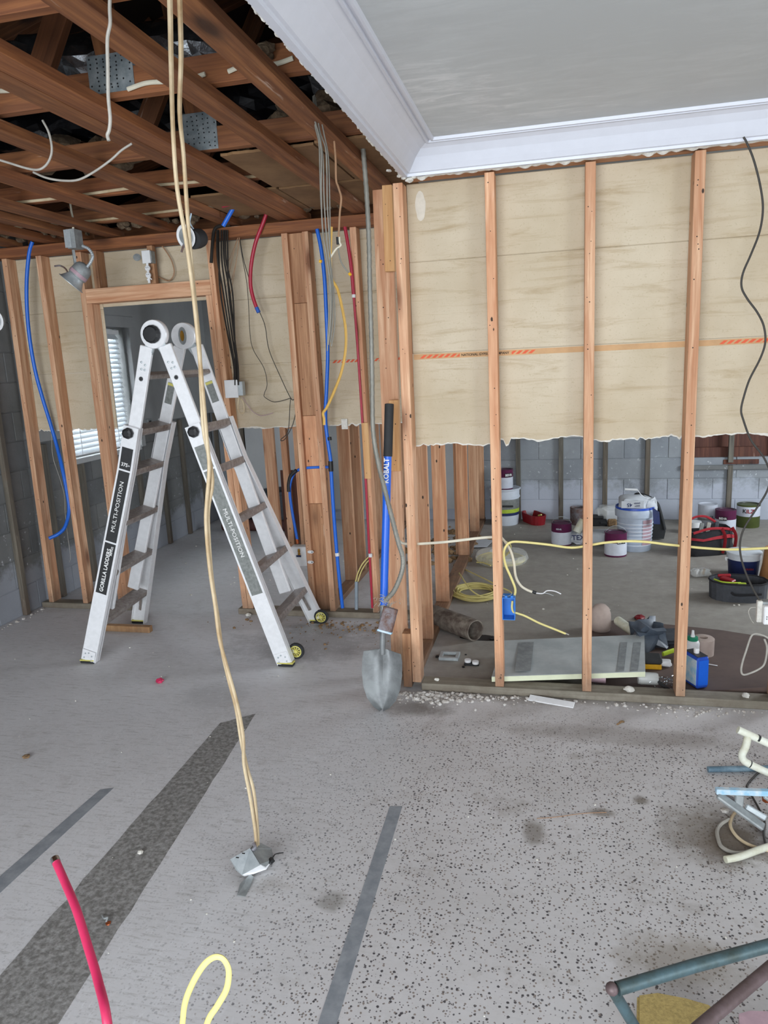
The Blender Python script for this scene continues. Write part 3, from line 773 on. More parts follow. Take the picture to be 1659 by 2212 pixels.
clumps(-1.2, 4.40, ZT+.01, .4, .04, .02, 26, .025, 6)
clumps(-2.0, 3.4, ZT+.12, .9, .15, .03, 40, .06, 7)
def crinkle(name, p0, p1, r, mat, seed):
    bm = bmesh.new(); P = [Vector(p0).lerp(Vector(p1), i/40) for i in range(41)]
    tube(bm, P, r, 18, sm=1)
    for v in bm.verts:
        v.co += Vector((noise.noise(v.co*22+Vector((seed, 0, 0))), noise.noise(v.co*22+Vector((0, seed, 0))), noise.noise(v.co*22+Vector((0, 0, seed)))))*.022
    link(name, bm, M[mat], ce)
crinkle('flexible_duct', (-2.2, 2.15, 2.98), (-.5, 2.30, 2.92), .13, 'duct', 1)
crinkle('flexible_duct', (-3.2, 2.75, 2.86), (-1.2, 2.82, 2.82), .10, 'foil', 2)
crinkle('flexible_duct', (-3.0, 3.45, 2.84), (-.8, 3.40, 2.84), .10, 'duct', 3)

# nail holes left in the front edges of the studs
random.seed(21)
for wall, xlo in ((w1, -.9), (w2, -4)):
    for o in [o for o in wall.children if o.name.split('.')[0] in ('stud', 'stud_block', 'cripple_stud')]:
        vs = [v.co for v in o.data.vertices]
        L = max(v.z for v in vs); hw = max(v.x for v in vs); yf = min(v.y for v in vs)
        if L < .2: continue
        bm = bmesh.new(); z = .03+.08*random.random(); k = 0
        while z < L-.02:
            for q in range(random.choice((1, 1, 2))):
                x = random.uniform(-.6, .6)*hw; zz = z+.02*q
                lathe(bm, [(random.uniform(.0018, .0032), 0), (.001, .0004), (0, .0004)], 6, Matrix.Translation((x, yf-.0001, zz)) @ Matrix.Rotation(math.radians(90), 4, 'X'))
            z += random.choice((.05, .12, .2, .2, .28))
        h = link('nail_holes', bm, M['ink'], o, PM[o.name]); tag(h, kind='stuff')
# plaster smear on the first bay of lath
bm = bmesh.new(); c = at(908, 445, Y=YL)
poly_prism(bm, [Vector((c.x+.024*math.cos(a)*(1+.35*noise.noise(Vector((math.cos(a)*2, math.sin(a)*2, 4)))), YL-.0004, c.z+.065*math.sin(a))) for a in [2*math.pi*i/24 for i in range(24)]], (0, -1, 0), .0006)
link('plaster_smear', bm, M['smear'], w1)

# ================================================================ THE LADDER
def ladder():
    t = thing('folding_ladder', 'tall aluminium folding ladder standing open in front of the doorway', 'ladder', (-2.1, 3.9, 0))
    ax, az = -2.085, 1.845
    bases = {('L', 'n'): (-2.665, 3.545), ('R', 'n'): (-1.475, 3.64), ('L', 'f'): (-2.735, 4.205), ('R', 'f'): (-1.515, 4.33)}
    ty = {'n': 3.665, 'f': 4.03}
    def P(s, y, z, side):          # point on the leg plane at height z
        bxx = (bases[(s, 'n')][0]*(1 if side == 'n' else 0)+bases[(s, 'f')][0]*(1 if side == 'f' else 0))
        top = ax+(-.035 if s == 'L' else .035)
        k = 1-z/az
        return Vector((top+(bxx-top)*k, y, z))
    for s in ('L', 'R'):
        sg = -1 if s == 'L' else 1
        for side in ('n', 'f'):
            o = -1 if side == 'n' else 1           # outward in y
            by = bases[(s, side)][1]
            d = (P(s, 0, 1, side)-P(s, 0, 0, side)).normalized(); perp = Vector((d.z, 0, -d.x))
            # inner rail, straight
            yi = ty[side]
            a, b = P(s, yi, az-.06, side), P(s, yi, .30, side)
            r1 = beam('inner_rail', b, a,   .074, .024, M['alu'], t, side=perp, bev=.004)
            # outer rail: straight sleeve, then flared
            z1, z2 = 1.36, 1.12
            yo = yi+o*.028
            pts = [P(s, yo, z1, side), P(s, yo, z2, side), P(s, by, .015, side)]
            bm = bmesh.new(); R = []
            for p in pts:
                R.append([bm.verts.new(p+perp*u+Vector((0, v, 0))) for u, v in ((-.046, -.015), (.046, -.015), (.046, .02), (-.046, .02))])
            for i in range(2):
                for j in range(4): bm.faces.new((R[i][j], R[i][(j+1) % 4], R[i+1][(j+1) % 4], R[i+1][j]))
            bm.faces.new(R[0]); bm.faces.new(R[2][::-1])
            # lips of the channel
            for u in (-.0445, .0445):
                for i in range(2):
                    bm2 = [p+perp*u+Vector((0, -o*.022, 0)) for p in pts]
                rr = [[bm.verts.new(q+perp*w*.0015*1+Vector((0, v, 0))) for w, v in ((-1, -.010), (1, -.010), (1, .010), (-1, .010))] for q in bm2]
                for i in range(2):
                    for j in range(4): bm.faces.new((rr[i][j], rr[i][(j+1) % 4], rr[i+1][(j+1) % 4], rr[i+1][j]))
            bmesh.ops.bevel(bm, geom=[e for e in bm.edges if len(e.link_faces) == 2 and e.calc_length() > .2 and e.calc_face_angle(0) > 1], offset=.005, segments=2, affect='EDGES')
            rail = link('outer_rail', bm, M['alu'], t)
            # foot, shoe plate and rivets
            ft = P(s, by, 0, side)
            bm = bmesh.new(); bx(bm, -.046, .046, -.022, .022, 0, .016, bev=.005)
            foot = link('foot_pad', bm, M['rubber'], t, Matrix.Translation(ft))
            bm = bmesh.new(); bx(bm, -.047, .047, -.0235, .0235, .0162, .024, bev=.003)
            link('pad_rim', bm, M['yellow_pl'], foot, Matrix.Translation(ft))
            bm = bmesh.new(); bx(bm, -.0425, .0425, -.0015, .0015, .02, .085, bev=.001)
            q = frame(P(s, by+o*.0185, .0, side), P(s, by+o*.0185, 1, side), perp)
            shoe = link('shoe_plate', bm, M['alu'], t, q)
            bm = bmesh.new()
            for (u, v) in ((-.025, .035), (.022, .03), (.022, .055), (-.02, .062), (0, .07)):
                lathe(bm, [(.0055, 0), (.0045, .003), (.001, .0035)], 8, Matrix.Translation((u, o*.001*(1), v)) @ Matrix.Rotation(math.radians(90 if side == 'n' else -90), 4, 'X'))
            tag(link('rivets', bm, M['steel'], t, q), kind='stuff')
        # rungs of the flared section
        for z in (.235, .525, .815, 1.105, 1.33):
            def yy(side):
                o = -1 if side == 'n' else 1; yi = ty[side]+o*.028; by = bases[(s, side)][1]
                return yi if z >= 1.12 else yi+(by-yi)*(1-(z-.015)/1.105)
            a, b = P(s, yy('n'), z, 'n'), P(s, yy('f'), z, 'f')
            a.y += .013; b.y -= .013
            bm = bmesh.new(); L = (b-a).length; d = (P(s, 0, 1, 'n')-P(s, 0, 0, 'n')).normalized(); perp = Vector((d.z, 0, -d.x))
            # ribbed D-shaped tread
            sec = [(u*1.15, v*1.6) for u, v in [(-.035, -.014), (.035, -.014), (.037, -.006), (.035, .004), (.030, .011), (.024, .008), (.018, .013), (.012, .009), (.006, .014), (0, .010), (-.006, .014), (-.012, .009), (-.018, .013), (-.024, .008), (-.030, .011), (-.035, .004), (-.037, -.006)]]
            A = [bm.verts.new((u, v, 0)) for u, v in sec]; B = [bm.verts.new((u, v, L)) for u, v in sec]
            for i in range(len(sec)): j = (i+1) % len(sec); bm.faces.new((A[i], A[j], B[j], B[i]))
            bm.faces.new(A[::-1]); bm.faces.new(B)
            rg = link('rung', bm, M['alu_worn'], t, frame(a, b, perp))
            if z == .235:
                for (p, q2) in ((a, 'n'), (b, 'f')):
                    o = 1 if q2 == 'n' else -1
                    beam('corner_brace', p+Vector((0, o*.02, -.012)), P(s, p.y-o*.016, .10, q2), .018, .006, M['alu_worn'], t, side=perp)
        # top rung between the inner rails
        a, b = P(s, ty['n']+.012, 1.63, 'n'), P(s, ty['f']-.012, 1.63, 'f')
        beam('rung', a, b, .07, .026, M['alu_worn'], t, side=perp, bev=.006)
        # locking knob where the sections meet
        p = P(s, ty['n']-.045, 1.325, 'n')+perp*(-.006 if s == 'L' else .0)
        bm = bmesh.new(); lathe(bm, [(.030, 0), (.032, .012), (.028, .026), (.016, .031), (0, .031)], 8, Matrix.Translation(p) @ Matrix.Rotation(math.radians(90), 4, 'X'))
        link('lock_knob', bm, M['black'], t)
        # stop holes with black plugs near the hinge
        p = P(s, ty['n']-.0125, 1.615, 'n')
        bm = bmesh.new(); lathe(bm, [(.013, 0), (.013, .0012), (0, .0012)], 16, Matrix.Translation(p) @ Matrix.Rotation(math.radians(90), 4, 'X'))
        link('hole_rim', bm, M['chrome'], t)
        bm = bmesh.new(); lathe(bm, [(.0095, 0), (.0095, .002), (0, .002)], 16, Matrix.Translation(p) @ Matrix.Rotation(math.radians(90), 4, 'X'))
        link('hole_plug', bm, M['black'], t)
        bm = bmesh.new()
        for (du, dz) in ((-.012, 1.70), (.012, 1.69), (-.006, 1.665), (.014, 1.665)):
            q = P(s, ty['n']-.012, dz, 'n')+perp*du
            lathe(bm, [(.007, 0), (.006, .003), (.001, .004)], 10, Matrix.Translation(q) @ Matrix.Rotation(math.radians(90), 4, 'X'))
        tag(link('rivets', bm, M['steel'], t), kind='stuff')
        # warning and product labels
        def lab(name, za, zb, w, mat, off=.0162, du=0):
            o = -1; by = bases[(s, 'n')][1]; yi = ty['n']-.028
            def yy(z): return yi if z >= 1.12 else yi+(by-yi)*(1-(z-.015)/1.105)
            a, b = P(s, yy(za)-off, za, 'n')+perp*du, P(s, yy(zb)-off, zb, 'n')+perp*du
            return beam(name, a, b, w, .0012, M[mat], t, side=perp, bev=0), a, b
        fr = 'black_paint' if s == 'L' else 'grey_label'
        segs = [(1.245, 1.125), (1.115, .72), (.71, .42)] if s == 'L' else [(1.25, 1.125), (1.115, .42)]
        for (za, zb) in segs:
            ob, a, b = lab('label_panel', zb, za, .068, fr)
            mm = tmat((a+b)/2+Vector((0, -.0012, 0)), (b-a).normalized(), (-(b-a).normalized().z, 0, (b-a).normalized().x))
            # text reads up the rail
            if s == 'L':
                if za == .71: text('lettering', 'GORILLA LADDERS', .033, mm @ Matrix.Translation((-.01, 0, 0)), M['white_print'], ob, .0002, True, .92); text('lettering', 'MPX22', .018, mm @ Matrix.Translation((.11, -.017, .0004)), M['white_print'], ob, .0002, True)
                elif za == 1.115: text('lettering', 'MULTI-POSITION', .034, mm, M['white_print'], ob, .0002, False, 1.15)
                else:
                    up = tmat((a+b)/2+Vector((0, -.0014, .0)), (perp.x, 0, perp.z), (0, 0, 1))
                    text('lettering', '375', .028, up @ Matrix.Translation((-.004, -.035, 0)), M['white_print'], ob, .0002, True)
                    text('lettering', 'lb', .012, up @ Matrix.Translation((.024, -.035, 0)), M['white_print'], ob, .0002, True)
            else:
                if za == 1.115: text('lettering', 'MULTI-POSITION', .034, mm @ Matrix.Rotation(math.pi, 4, 'Z'), M['white_print'], ob, .0002, False, 1.1)
        # labels on the inside faces of the far rails
        p, q = P(s, ty['f']-.0135, 1.46, 'f'), P(s, ty['f']-.0135, 1.58, 'f')
        ob = beam('warning_label', p, q, .045, .001, M['grey_label'], t, side=perp, bev=0)
        beam('label_header', q.lerp(p, .02)+Vector((0, -.001, 0)), q.lerp(p, .14)+Vector((0, -.001, 0)), .045, .0008, M['yellow_pl'], ob, side=perp, bev=0)
    # hinges
    for side in ('n', 'f'):
        o = -1 if side == 'n' else 1; y = ty[side]; c = Vector((ax, y, az))
        if side == 'f': c = Vector((ax-.02, y, az))
        bm = bmesh.new(); lathe(bm, [(.030, -.019), (.073, -.019), (.076, -.014), (.076, .014), (.073, .019), (0, .019)], 36, Matrix.Translation(c) @ Matrix.Rotation(math.radians(90), 4, 'X'))
        hg = link('hinge_disc', bm, M['alu'], t, smooth=True)
        for s in ('L', 'R'):
            a = c+Vector((0, 0, 0)); b = P(s, y, az-.13, side)
            beam('hinge_arm', a, b, .056, .02, M['steel'], t, side=(1, 0, 0), bev=.004)
        if side == 'n':
            bm = bmesh.new(); prof = [(.046, 0), (.049, .012), (.045, .026), (.037, .032), (0, .033)]
            lathe(bm, prof, 14, Matrix.Translation(c+Vector((0, -.019, 0))) @ Matrix.Rotation(math.radians(90), 4, 'X'))
            link('hinge_knob', bm, M['black'], t)
        else:
            bm = bmesh.new(); poly_prism(bm, [c+Vector((.024*math.cos(a)+(.0), -.0195, .050*math.sin(a))) for a in [2*math.pi*i/20 for i in range(20)]], (0, -1, 0), .005)
            link('hinge_boss', bm, M['steel_dull'], t)
            bm = bmesh.new(); poly_prism(bm, [c+Vector((.012*math.cos(a), -.0248, .030*math.sin(a))) for a in [2*math.pi*i/20 for i in range(20)]], (0, -1, 0), .003)
            link('hinge_cap', bm, M['brass'], t)
    # wheels on the right legs
    for side, c in (('n', at(640,1406,Y=3.70)), ('f', at(694,1332,Y=4.29))):
        Mx = Matrix.Translation(c) @ Matrix.Rotation(math.radians(90), 4, 'X')
        bm = bmesh.new(); lathe(bm, [(.033, -.011), (.043, -.012), (.047, -.007), (.047, .007), (.043, .012), (.033, .011)], 28, Mx, closed=True)
        wh = link('wheel', bm, M['rubber'], t, smooth=True)
        bm = bmesh.new(); lathe(bm, [(.010, -.007), (.010, .014), (0, .014)], 12, Mx)
        lathe(bm, [(.029, -.008), (.034, -.008), (.034, .012), (.029, .012)], 28, Mx, closed=True)
        for i in range(10):
            a = 2*math.pi*i/10
            bx(bm, .006, .031, -.0018, .0018, -.004, .010, M=Mx @ Matrix.Rotation(a, 4, 'Z'))
        link('wheel_hub', bm, M['yellow_pl'], wh)
        bm = bmesh.new(); q = Vector((c.x-.045, c.y+(-.0 if side == 'n' else .0), c.z-.01))
        tube(bm, [q, c], .010, 10, sm=1); link('wheel_bracket', bm, M['alu'], t)
ladder()
box('wood_offcut', -2.905, -2.555, 4.03, 4.07, 0, .04, M['scrap'], None, .002)
_o = bpy.data.objects['wood_offcut.001'] if 'wood_offcut.001' in bpy.data.objects else bpy.data.objects['wood_offcut']
tag(_o, 'short orange pine offcut lying on the floor under the ladder', 'wood')

# ================================================================ LONG TWIN CABLE AND ITS BOX
t = thing('hanging_cable_pair', 'pair of tan cables hanging from the attic down to a torn metal box', 'cable', at(548,1830,Y=2.05))
L1 = [(364,-80),(367,0),(370,150),(374,290),(383,410),(402,520),(418,640),(432,780),(441,880),(447,950),(452,1010),(447,1080),(445,1130),(452,1220),(465,1310),(474,1380),(490,1440),(512,1520),(525,1590),(527,1650),(540,1720),(552,1800),(553,1838)]
L2 = [(386,-80),(388,0),(391,120),(388,240),(396,330),(404,450),(410,530),(420,640),(430,740),(435,850),(440,930),(450,980),(459,1040),(450,1100),(451,1160),(458,1250),(470,1330),(479,1400),(492,1460),(510,1530),(521,1600),(534,1660),(548,1710),(556,1790),(557,1838)]
YF = lambda y, o=0: 2.05+o-(.40*(320-y)/320 if y < 320 else 0)
L1 = [(361,-190)]+L1; L2 = [(384,-190)]+L2
wire('cable', [at(*p, Y=YF(p[1])) for p in L1], .0085, M['romex_t'], t, n=10, rb=.0062, sm=4)
wire('cable', [at(*p, Y=YF(p[1], .013)) for p in L2], .0085, M['romex_t'], t, n=10, rb=.0062, sm=4)
t = thing('torn_metal_box', 'bent galvanised junction box lying at the end of the tan cables', 'box', at(545,1870,Z=0))
def sheet(name, pts, mat, par, th=.0015):
    P = [Vector(p) for p in pts]; n = (P[1]-P[0]).cross(P[2]-P[0])
    bm = bmesh.new(); poly_prism(bm, P, n, th); return link(name, bm, M[mat], par)
lid = sheet('box_side', [at(497,1856,Z=.055), at(540,1832,Z=.075), at(562,1868,Z=.06), at(522,1890,Z=.025), at(510,1880,Z=.035)], 'steel', t)
sheet('box_side', [at(541,1832,Z=.072), at(553,1816,Z=.06), at(586,1832,Z=.03), at(592,1855,Z=.028), at(574,1872,Z=.03), at(562,1866,Z=.058)], 'steel_dull', t)
sheet('box_side', [at(522,1890,Z=.024), at(562,1868,Z=.045), at(586,1862,Z=.02), at(575,1878,Z=.01), at(548,1888,Z=.01), at(528,1893,Z=.012)], 'alu', t)
sheet('box_side', [at(500,1857,Z=.003), at(528,1892,Z=.003), at(575,1876,Z=.003), at(590,1855,Z=.003), at(550,1830,Z=.003)], 'steel_dull', t, .0015)
bm = bmesh.new()
for px, py, z in ((513,1853,.066), (526,1844,.070)):
    p = at(px, py, Z=z+.003); bx(bm, p.x-.005, p.x+.005, p.y-.0018, p.y+.0018, p.z, p.z+.002)
tag(link('knockout_slots', bm, M['black'], t), kind='stuff')
sheet('torn_strap', [at(541,1888,Z=.012), at(548,1894,Z=.010), at(540,1915,Z=.004), at(530,1936,Z=.003), at(512,1934,Z=.003), at(518,1910,Z=.004)], 'steel_dull', t)
wire('cable_clamp', [at(548,1822,Z=.08), at(551,1830,Z=.075), at(546,1836,Z=.07), at(552,1832,Z=.066)], .006, M['rust'], t)
wire('ground_wire', [at(586,1858,Z=.03), at(592,1848,Z=.035), at(598,1844,Z=.03), at(612,1842,Z=.02)], .0018, M['black'], t)
bm = bmesh.new(); rock(bm, at(585,1860,Z=.03), .012, 4, 2, .8); link('wire_nut', bm, M['black'], t)

# ================================================================ PIPES, CABLES AT THE BOTTOM EDGE
pts = [at(121,1862,Y=1.16), at(140,1905,Y=1.13), at(165,1965,Y=1.08), at(190,2045,Y=1.03), at(212,2120,Y=.98), at(232,2212,Y=.92)]
e = pts[-1]; pts += [Vector((e.x+.015, e.y-.03, e.z-.15)), Vector((e.x+.02, e.y-.04, .0))]
t = thing('pex_stub', 'pink red plastic water pipe sticking up in the bottom left corner', 'pipe', (pts[-1].x, pts[-1].y, 0))
wire('pipe', pts, .0082, M['pex_pink'], t, n=14)
bm = bmesh.new(); d = (pts[0]-pts[1]).normalized(); tube(bm, [pts[0]-d*.002, pts[0]+d*.010], .0092, 14, sm=1); link('crimp_ring', bm, M['chrome'], t, smooth=True)
pts = [at(p[0], p[1], Y=1.03) for p in ((386,2300),(394,2212),(400,2165),(417,2122),(440,2085),(462,2068),(480,2070),(492,2088),(494,2110),(488,2140),(470,2172),(447,2212),(430,2300))]
pts = [Vector((pts[0].x, pts[0].y, 0))]+pts+[Vector((pts[-1].x, pts[-1].y, .0))]
o = wire('cable_loop', pts, .0058, M['romex_y'], n=10, rb=.0038); tag(o, 'yellow cable bent into a narrow loop at the bottom edge', 'cable')
pts = [at(384,2214,Y=1.0), at(370,2205,Y=1.02), at(352,2209,Y=1.02), at(340,2222,Y=1.0)]

# small litter on the terrazzo
def litter(name, label, cat, px, py, mat, s, seed, sub=2, z=None):
    p = at(px, py, Z=0); bm = bmesh.new(); rock(bm, (p.x, p.y, s*.35), s, seed, sub, .45)
    for v in bm.verts: v.co.z = max(v.co.z, .0005)
    return tag(link(name, bm, M[mat], None, smooth=False), label, cat)
litter('wrapper', 'crumpled red wrapper on the floor left of the tan cables', 'wrapper', 345, 1474, 'pex_pink', .028, 3, 2)
litter('wood_chip', 'tiny orange wood chip on the rough concrete strip', 'chip', 234, 1996, 'copper', .009, 5, 1)
litter('leaf', 'dark curled leaf scrap on the far left floor', 'leaf', 58, 1637, 'chip', .02, 9, 1)
litter('plaster_piece', 'white plaster flake on the rough concrete strip', 'plaster', 304, 1843, 'gyp', .012, 4, 1)
litter('plaster_piece', 'white oval plaster chip by the doorway sill plate', 'plaster', 537, 1331, 'gyp', .028, 6, 1)
o = wire('bent_nail', [at(221,1978,Z=.004), at(226,1984,Z=.012), at(232,1982,Z=.012), at(229,1992,Z=.005)], .003, M['steel_dull'], sm=4); tag(o, 'small bent grey fastener on the rough concrete strip', 'nail')
o = wire('wire_scrap', [at(1333,1565,Z=.003), at(1345,1558,Z=.006), at(1338,1560,Z=.006), at(1348,1559,Z=.003)], .004, M['chip'], sm=4); tag(o, 'dark twig like scrap on the terrazzo below the sill', 'scrap')
o = wire('twig', [at(1160,1768,Z=.003), at(1200,1765,Z=.004), at(1260,1757,Z=.004), at(1310,1755,Z=.003)], .0012, M['wire_brown'], sm=4); tag(o, 'thin bent wire lying on the open terrazzo floor', 'wire')
a, b = at(1143,1508,Z=0), at(1240,1524,Z=0)
o = beam('trim_scrap', a+Vector((0, -.01, .008)), b+Vector((0, -.01, .006)), .04, .006, M['white'], None, side=(0, 1, .3)); tag(o, 'white painted trim splinter leaning on the sill plate', 'trim')
def crumbs(name, label, region, n, smin, smax, mat, seed):
    random.seed(seed); bm = bmesh.new()
    for i in range(n):
        x, y = region(); s = smin+(smax-smin)*random.random()**3
        rock(bm, (x, y, s*.3), s, seed*7+i, 1, .7)
    for v in bm.verts: v.co.z = max(v.co.z, .0002)
    return tag(link(name, bm, M[mat], None), label, 'debris', kind='stuff')
R = random.uniform
crumbs('plaster_crumbs', 'white plaster crumbs strewn along the right sill plate', lambda: (-.68+abs(random.gauss(0, .35)), 3.405-abs(random.gauss(0, .035))), 330, .002, .014, 'debris', 11)
crumbs('plaster_crumbs', 'pale crumbs at the foot of the sill under the fourth stud', lambda: (random.gauss(.62, .16), 3.405-abs(random.gauss(0, .05))), 150, .002, .009, 'debris', 12)
crumbs('plaster_crumbs', 'grey rubble heap between shovel and corner studs', lambda: (random.gauss(-.64, .10), 3.39-abs(random.gauss(0, .05))), 260, .003, .016, 'debris', 13)
crumbs('wood_chips', 'brown wood chips scattered below the far sill plate', lambda: (random.gauss(-1.35, .27), 4.37-abs(random.gauss(0, .16))), 230, .003, .016, 'chip', 14)
crumbs('floor_grit', 'white specks scattered over the whole near floor', lambda: (R(-3.2, 1.4), R(1.4, 3.9)), 160, .0015, .005, 'gyp', 15)
crumbs('floor_grit', 'pale specks scattered over the side room floors', lambda: (R(-3.4, 2.6), R(4.6, 7.2)), 150, .003, .010, 'gyp', 16)
crumbs('floor_grit', 'broken mortar bits along the foot of the left wall', lambda: (XL+.03+abs(random.gauss(0, .03)), R(3.0, 4.4)), 60, .004, .016, 'debris', 17)
crumbs('floor_grit', 'dark rubble heap behind the corner studs', lambda: (random.gauss(-1.0, .2), random.gauss(6.3, .3)), 120, .01, .05, 'chip', 18)
for i, (px, py, s) in enumerate(((943,1470,.014), (1362,1505,.022), (1618,1518,.02))):
    p = at(px, py, Z=.04); bm = bmesh.new(); rock(bm, (p.x, 3.465, .04+s*.3), s, i+20, 2, .6)
    for v in bm.verts: v.co.z = max(v.co.z, .0405)
    tag(link('plaster_piece', bm, M['gyp'], None), ('small white plaster lump on the sill by the corner stud', 'white plaster lump on the sill between third and fourth studs', 'pale flat plaster piece on the sill right of the fourth stud')[i], 'plaster')

# ================================================================ SHOVEL
tip = at(824,1538,Z=0); top = at(841,872,Y=3.37)
t = thing('shovel', 'round point shovel with blue handle leaning on the corner studs', 'shovel', (tip.x, tip.y, 0))
base = at(826,1405,Y=3.20); base.y = 3.20
tp_ = tip+Vector((0, 0, .004))
ax_ = (top-base).normalized()
# blade: dished sheet, rows from shoulder to point
rows = [(0, .040, -.010), (.01, .072, -.004), (.05, .077, .004), (.12, .078, .010), (.19, .072, .012), (.25, .056, .010), (.29, .032, .006), (.312, .006, 0)]
bl_dir = (tp_-base).normalized(); Lb = (tp_-base).length; sc = Lb/.312
xx = Vector((1, 0, 0)); xx = (xx-xx.dot(bl_dir)*bl_dir).normalized(); nn = bl_dir.cross(xx); 
if nn.y > 0: nn = -nn
bm = bmesh.new(); G = []; nu = 12
for (l, wd, dz) in rows:
    row = []
    for j in range(nu+1):
        u = -1+2*j/nu
        row.append(base+bl_dir*l*sc+xx*wd*sc*1.32*u - nn*(.034*(1-u*u)) + nn*.010*math.exp(-(u/.16)**2)*(1-l/.32)*2 + nn*.004)
    G.append(row)
f = [[bm.verts.new(p) for p in r] for r in G]; g = [[bm.verts.new(p-nn*.002) for p in r] for r in G]
m = len(rows)-1
for i in range(m):
    for j in range(nu):
        bm.faces.new((f[i][j], f[i][j+1], f[i+1][j+1], f[i+1][j])); bm.faces.new((g[i][j], g[i+1][j], g[i+1][j+1], g[i][j+1]))
for j in range(nu):
    bm.faces.new((f[0][j+1], f[0][j], g[0][j], g[0][j+1])); bm.faces.new((f[m][j], f[m][j+1], g[m][j+1], g[m][j]))
for i in range(m):
    bm.faces.new((f[i][0], f[i+1][0], g[i+1][0], g[i][0])); bm.faces.new((f[i+1][nu], f[i][nu], g[i][nu], g[i+1][nu]))
link('blade', bm, M['shovel'], t, smooth=True)
sock0, sock1 = base+ax_*-.0+bl_dir*.02, base+ax_*.26
bm = bmesh.new(); tube(bm, [sock0-nn*.006, base+ax_*.05, base+ax_*.15, sock1], .017, 14, sm=4, rfun=lambda u: .75+.35*u); link('socket', bm, M['shovel'], t, smooth=True)
bm = bmesh.new(); tube(bm, [base+ax_*.22, top-ax_*.24], .0185, 18, sm=1); hd = link('handle', bm, M['handle_blue'], t, smooth=True)
bm = bmesh.new(); tube(bm, [top-ax_*.245, top-ax_*.22, top-ax_*.05, top-ax_*.01, top], .0215, 18, sm=3, rfun=lambda u: 1 if u < .93 else .75); link('grip', bm, M['rubber'], t, smooth=True)
p = base.lerp(top, .735)
text('lettering', 'KOBALT', .034, tmat(p+Vector((0, -.0195, 0)), ax_, Vector((-1, 0, 0))), M['white_print'], hd, .0012, True, .9)

# ================================================================ HANGING ARMOURED CABLE WITH BOX
t = thing('armoured_cable', 'grey armoured cable hanging beside the corner studs to a rusty box', 'cable', at(785,322,Y=3.3))
pts = [at(p[0], p[1], Y=y) for p, y in (((781,300),3.3), ((785,330),3.3), ((792,420),3.3), ((797,520),3.3), ((799,620),3.3), ((802,720),3.3), ((804,820),3.3), ((806,930),3.28), ((817,1000),3.26), ((832,1060),3.22), ((847,1120),3.18), ((860,1170),3.15), ((870,1205),3.13), ((868,1235),3.12), ((852,1275),3.12), ((832,1298),3.13))]
bm = bmesh.new(); P = smooth_pts(pts, 16)
tube(bm, P, .0108, 10, sm=1)
for i, v in enumerate(bm.verts):
    r = i//10; c = P[r]; v.co = c+(v.co-c)*(1+.10*math.sin(r*2.4+(i % 10)*.63))
link('cable', bm, M['wire_grey'], t, smooth=True)
c = at(838,1338,Y=3.10)
Mb = Matrix.Translation(c) @ Matrix.Rotation(math.radians(14), 4, 'Y') @ Matrix.Rotation(math.radians(-18), 4, 'X')
bm = bmesh.new(); bx(bm, -.033, .033, -.018, .018, -.055, .055, bev=.004); jb = link('junction_box', bm, M['rust'], t, Mb)
bm = bmesh.new(); lathe(bm, [(.015, 0), (.015, .0015), (.0125, .0015), (.0125, 0)], 20, Mb @ Matrix.Translation((0, -.018, .015)) @ Matrix.Rotation(math.radians(90), 4, 'X'), closed=True); link('knockout', bm, M['rust'], jb)
bm = bmesh.new(); bx(bm, -.034, .034, -.019, .019, -.062, -.052, bev=.002); link('painted_end', bm, M['paint_blue'], jb, Mb)
bm = bmesh.new(); random.seed(5)
for i in range(60):
    a = at(838+random.gauss(-6, 12), 1302+random.gauss(0, 7), Y=3.12); d = Vector((R(-1, 1), R(-.5, .5), R(-1, .6)))*.02
    tube(bm, [a, a+d], .0012, 4, sm=1)
tag(link('frayed_insulation', bm, M['pale_wire'], t), kind='stuff')

# ================================================================ PLUMBING ON THE FAR STUD WALL
def pipe(name, label, cat, pts, Y, r, mat, **k):
    P = [at(p[0], p[1], Y=(p[2] if len(p) > 2 else Y)) for p in pts]
    o = wire(name, P, r, M[mat], **k); return tag(o, label, cat)
t = thing('blue_water_pipe', 'blue water pipe running down the double studs to the floor', 'pipe', at(740,1312,Y=4.42))
wire('pipe', [at(*p, Y=4.42) for p in ((685,495),(694,540),(701,600),(705,680),(708,760),(706,830),(703,900),(707,945),(713,985),(715,1003))], .0118, M['pex_blue'], t, n=14)
wire('pipe', [at(*p, Y=4.42) for p in ((715,1012),(719,1080),(724,1150),(731,1230),(740,1313))], .0118, M['pex_blue'], t, n=14)
wire('fitting', [at(714,996,Y=4.42), at(715,1018,Y=4.42)], .0155, M['black'], t, sm=1, n=14)
wire('clamp', [at(711,944,Y=4.42), at(712,951,Y=4.42)], .0145, M['black'], t, sm=1)
wire('clamp', [at(728,1194,Y=4.42), at(729,1201,Y=4.42)], .0145, M['white'], t, sm=1)
wire('branch_pipe', [at(*p, Y=y) for p, y in (((713,1009),4.42), ((696,1009),4.47), ((671,1010),4.475), ((650,1013),4.47), ((636,1022),4.45), ((628,1040),4.44), ((626,1065),4.44), ((632,1110),4.44), ((642,1165),4.44))], .0095, M['pex_blue'], t, n=12)
wire('bend_support', [at(*p, Y=4.437) for p in ((640,1016),(628,1028),(624,1045),(624,1062))], .0125, M['black'], t, n=12)
wire('crimp_fitting', [at(641,1164,Y=4.44), at(643,1174,Y=4.44)], .011, M['copper'], t, sm=1, n=12)
t = thing('supply_box', 'white plastic valve box fixed to the side of the double studs', 'box', at(655,1220,Y=4.5))
a, b = at(632,1222,Y=4.47), at(668,1180,Y=4.47)
bm = bmesh.new(); bx(bm, a.x, b.x, 4.45, 4.52, a.z, b.z, bev=.006); link('box_body', bm, M['white'], t)
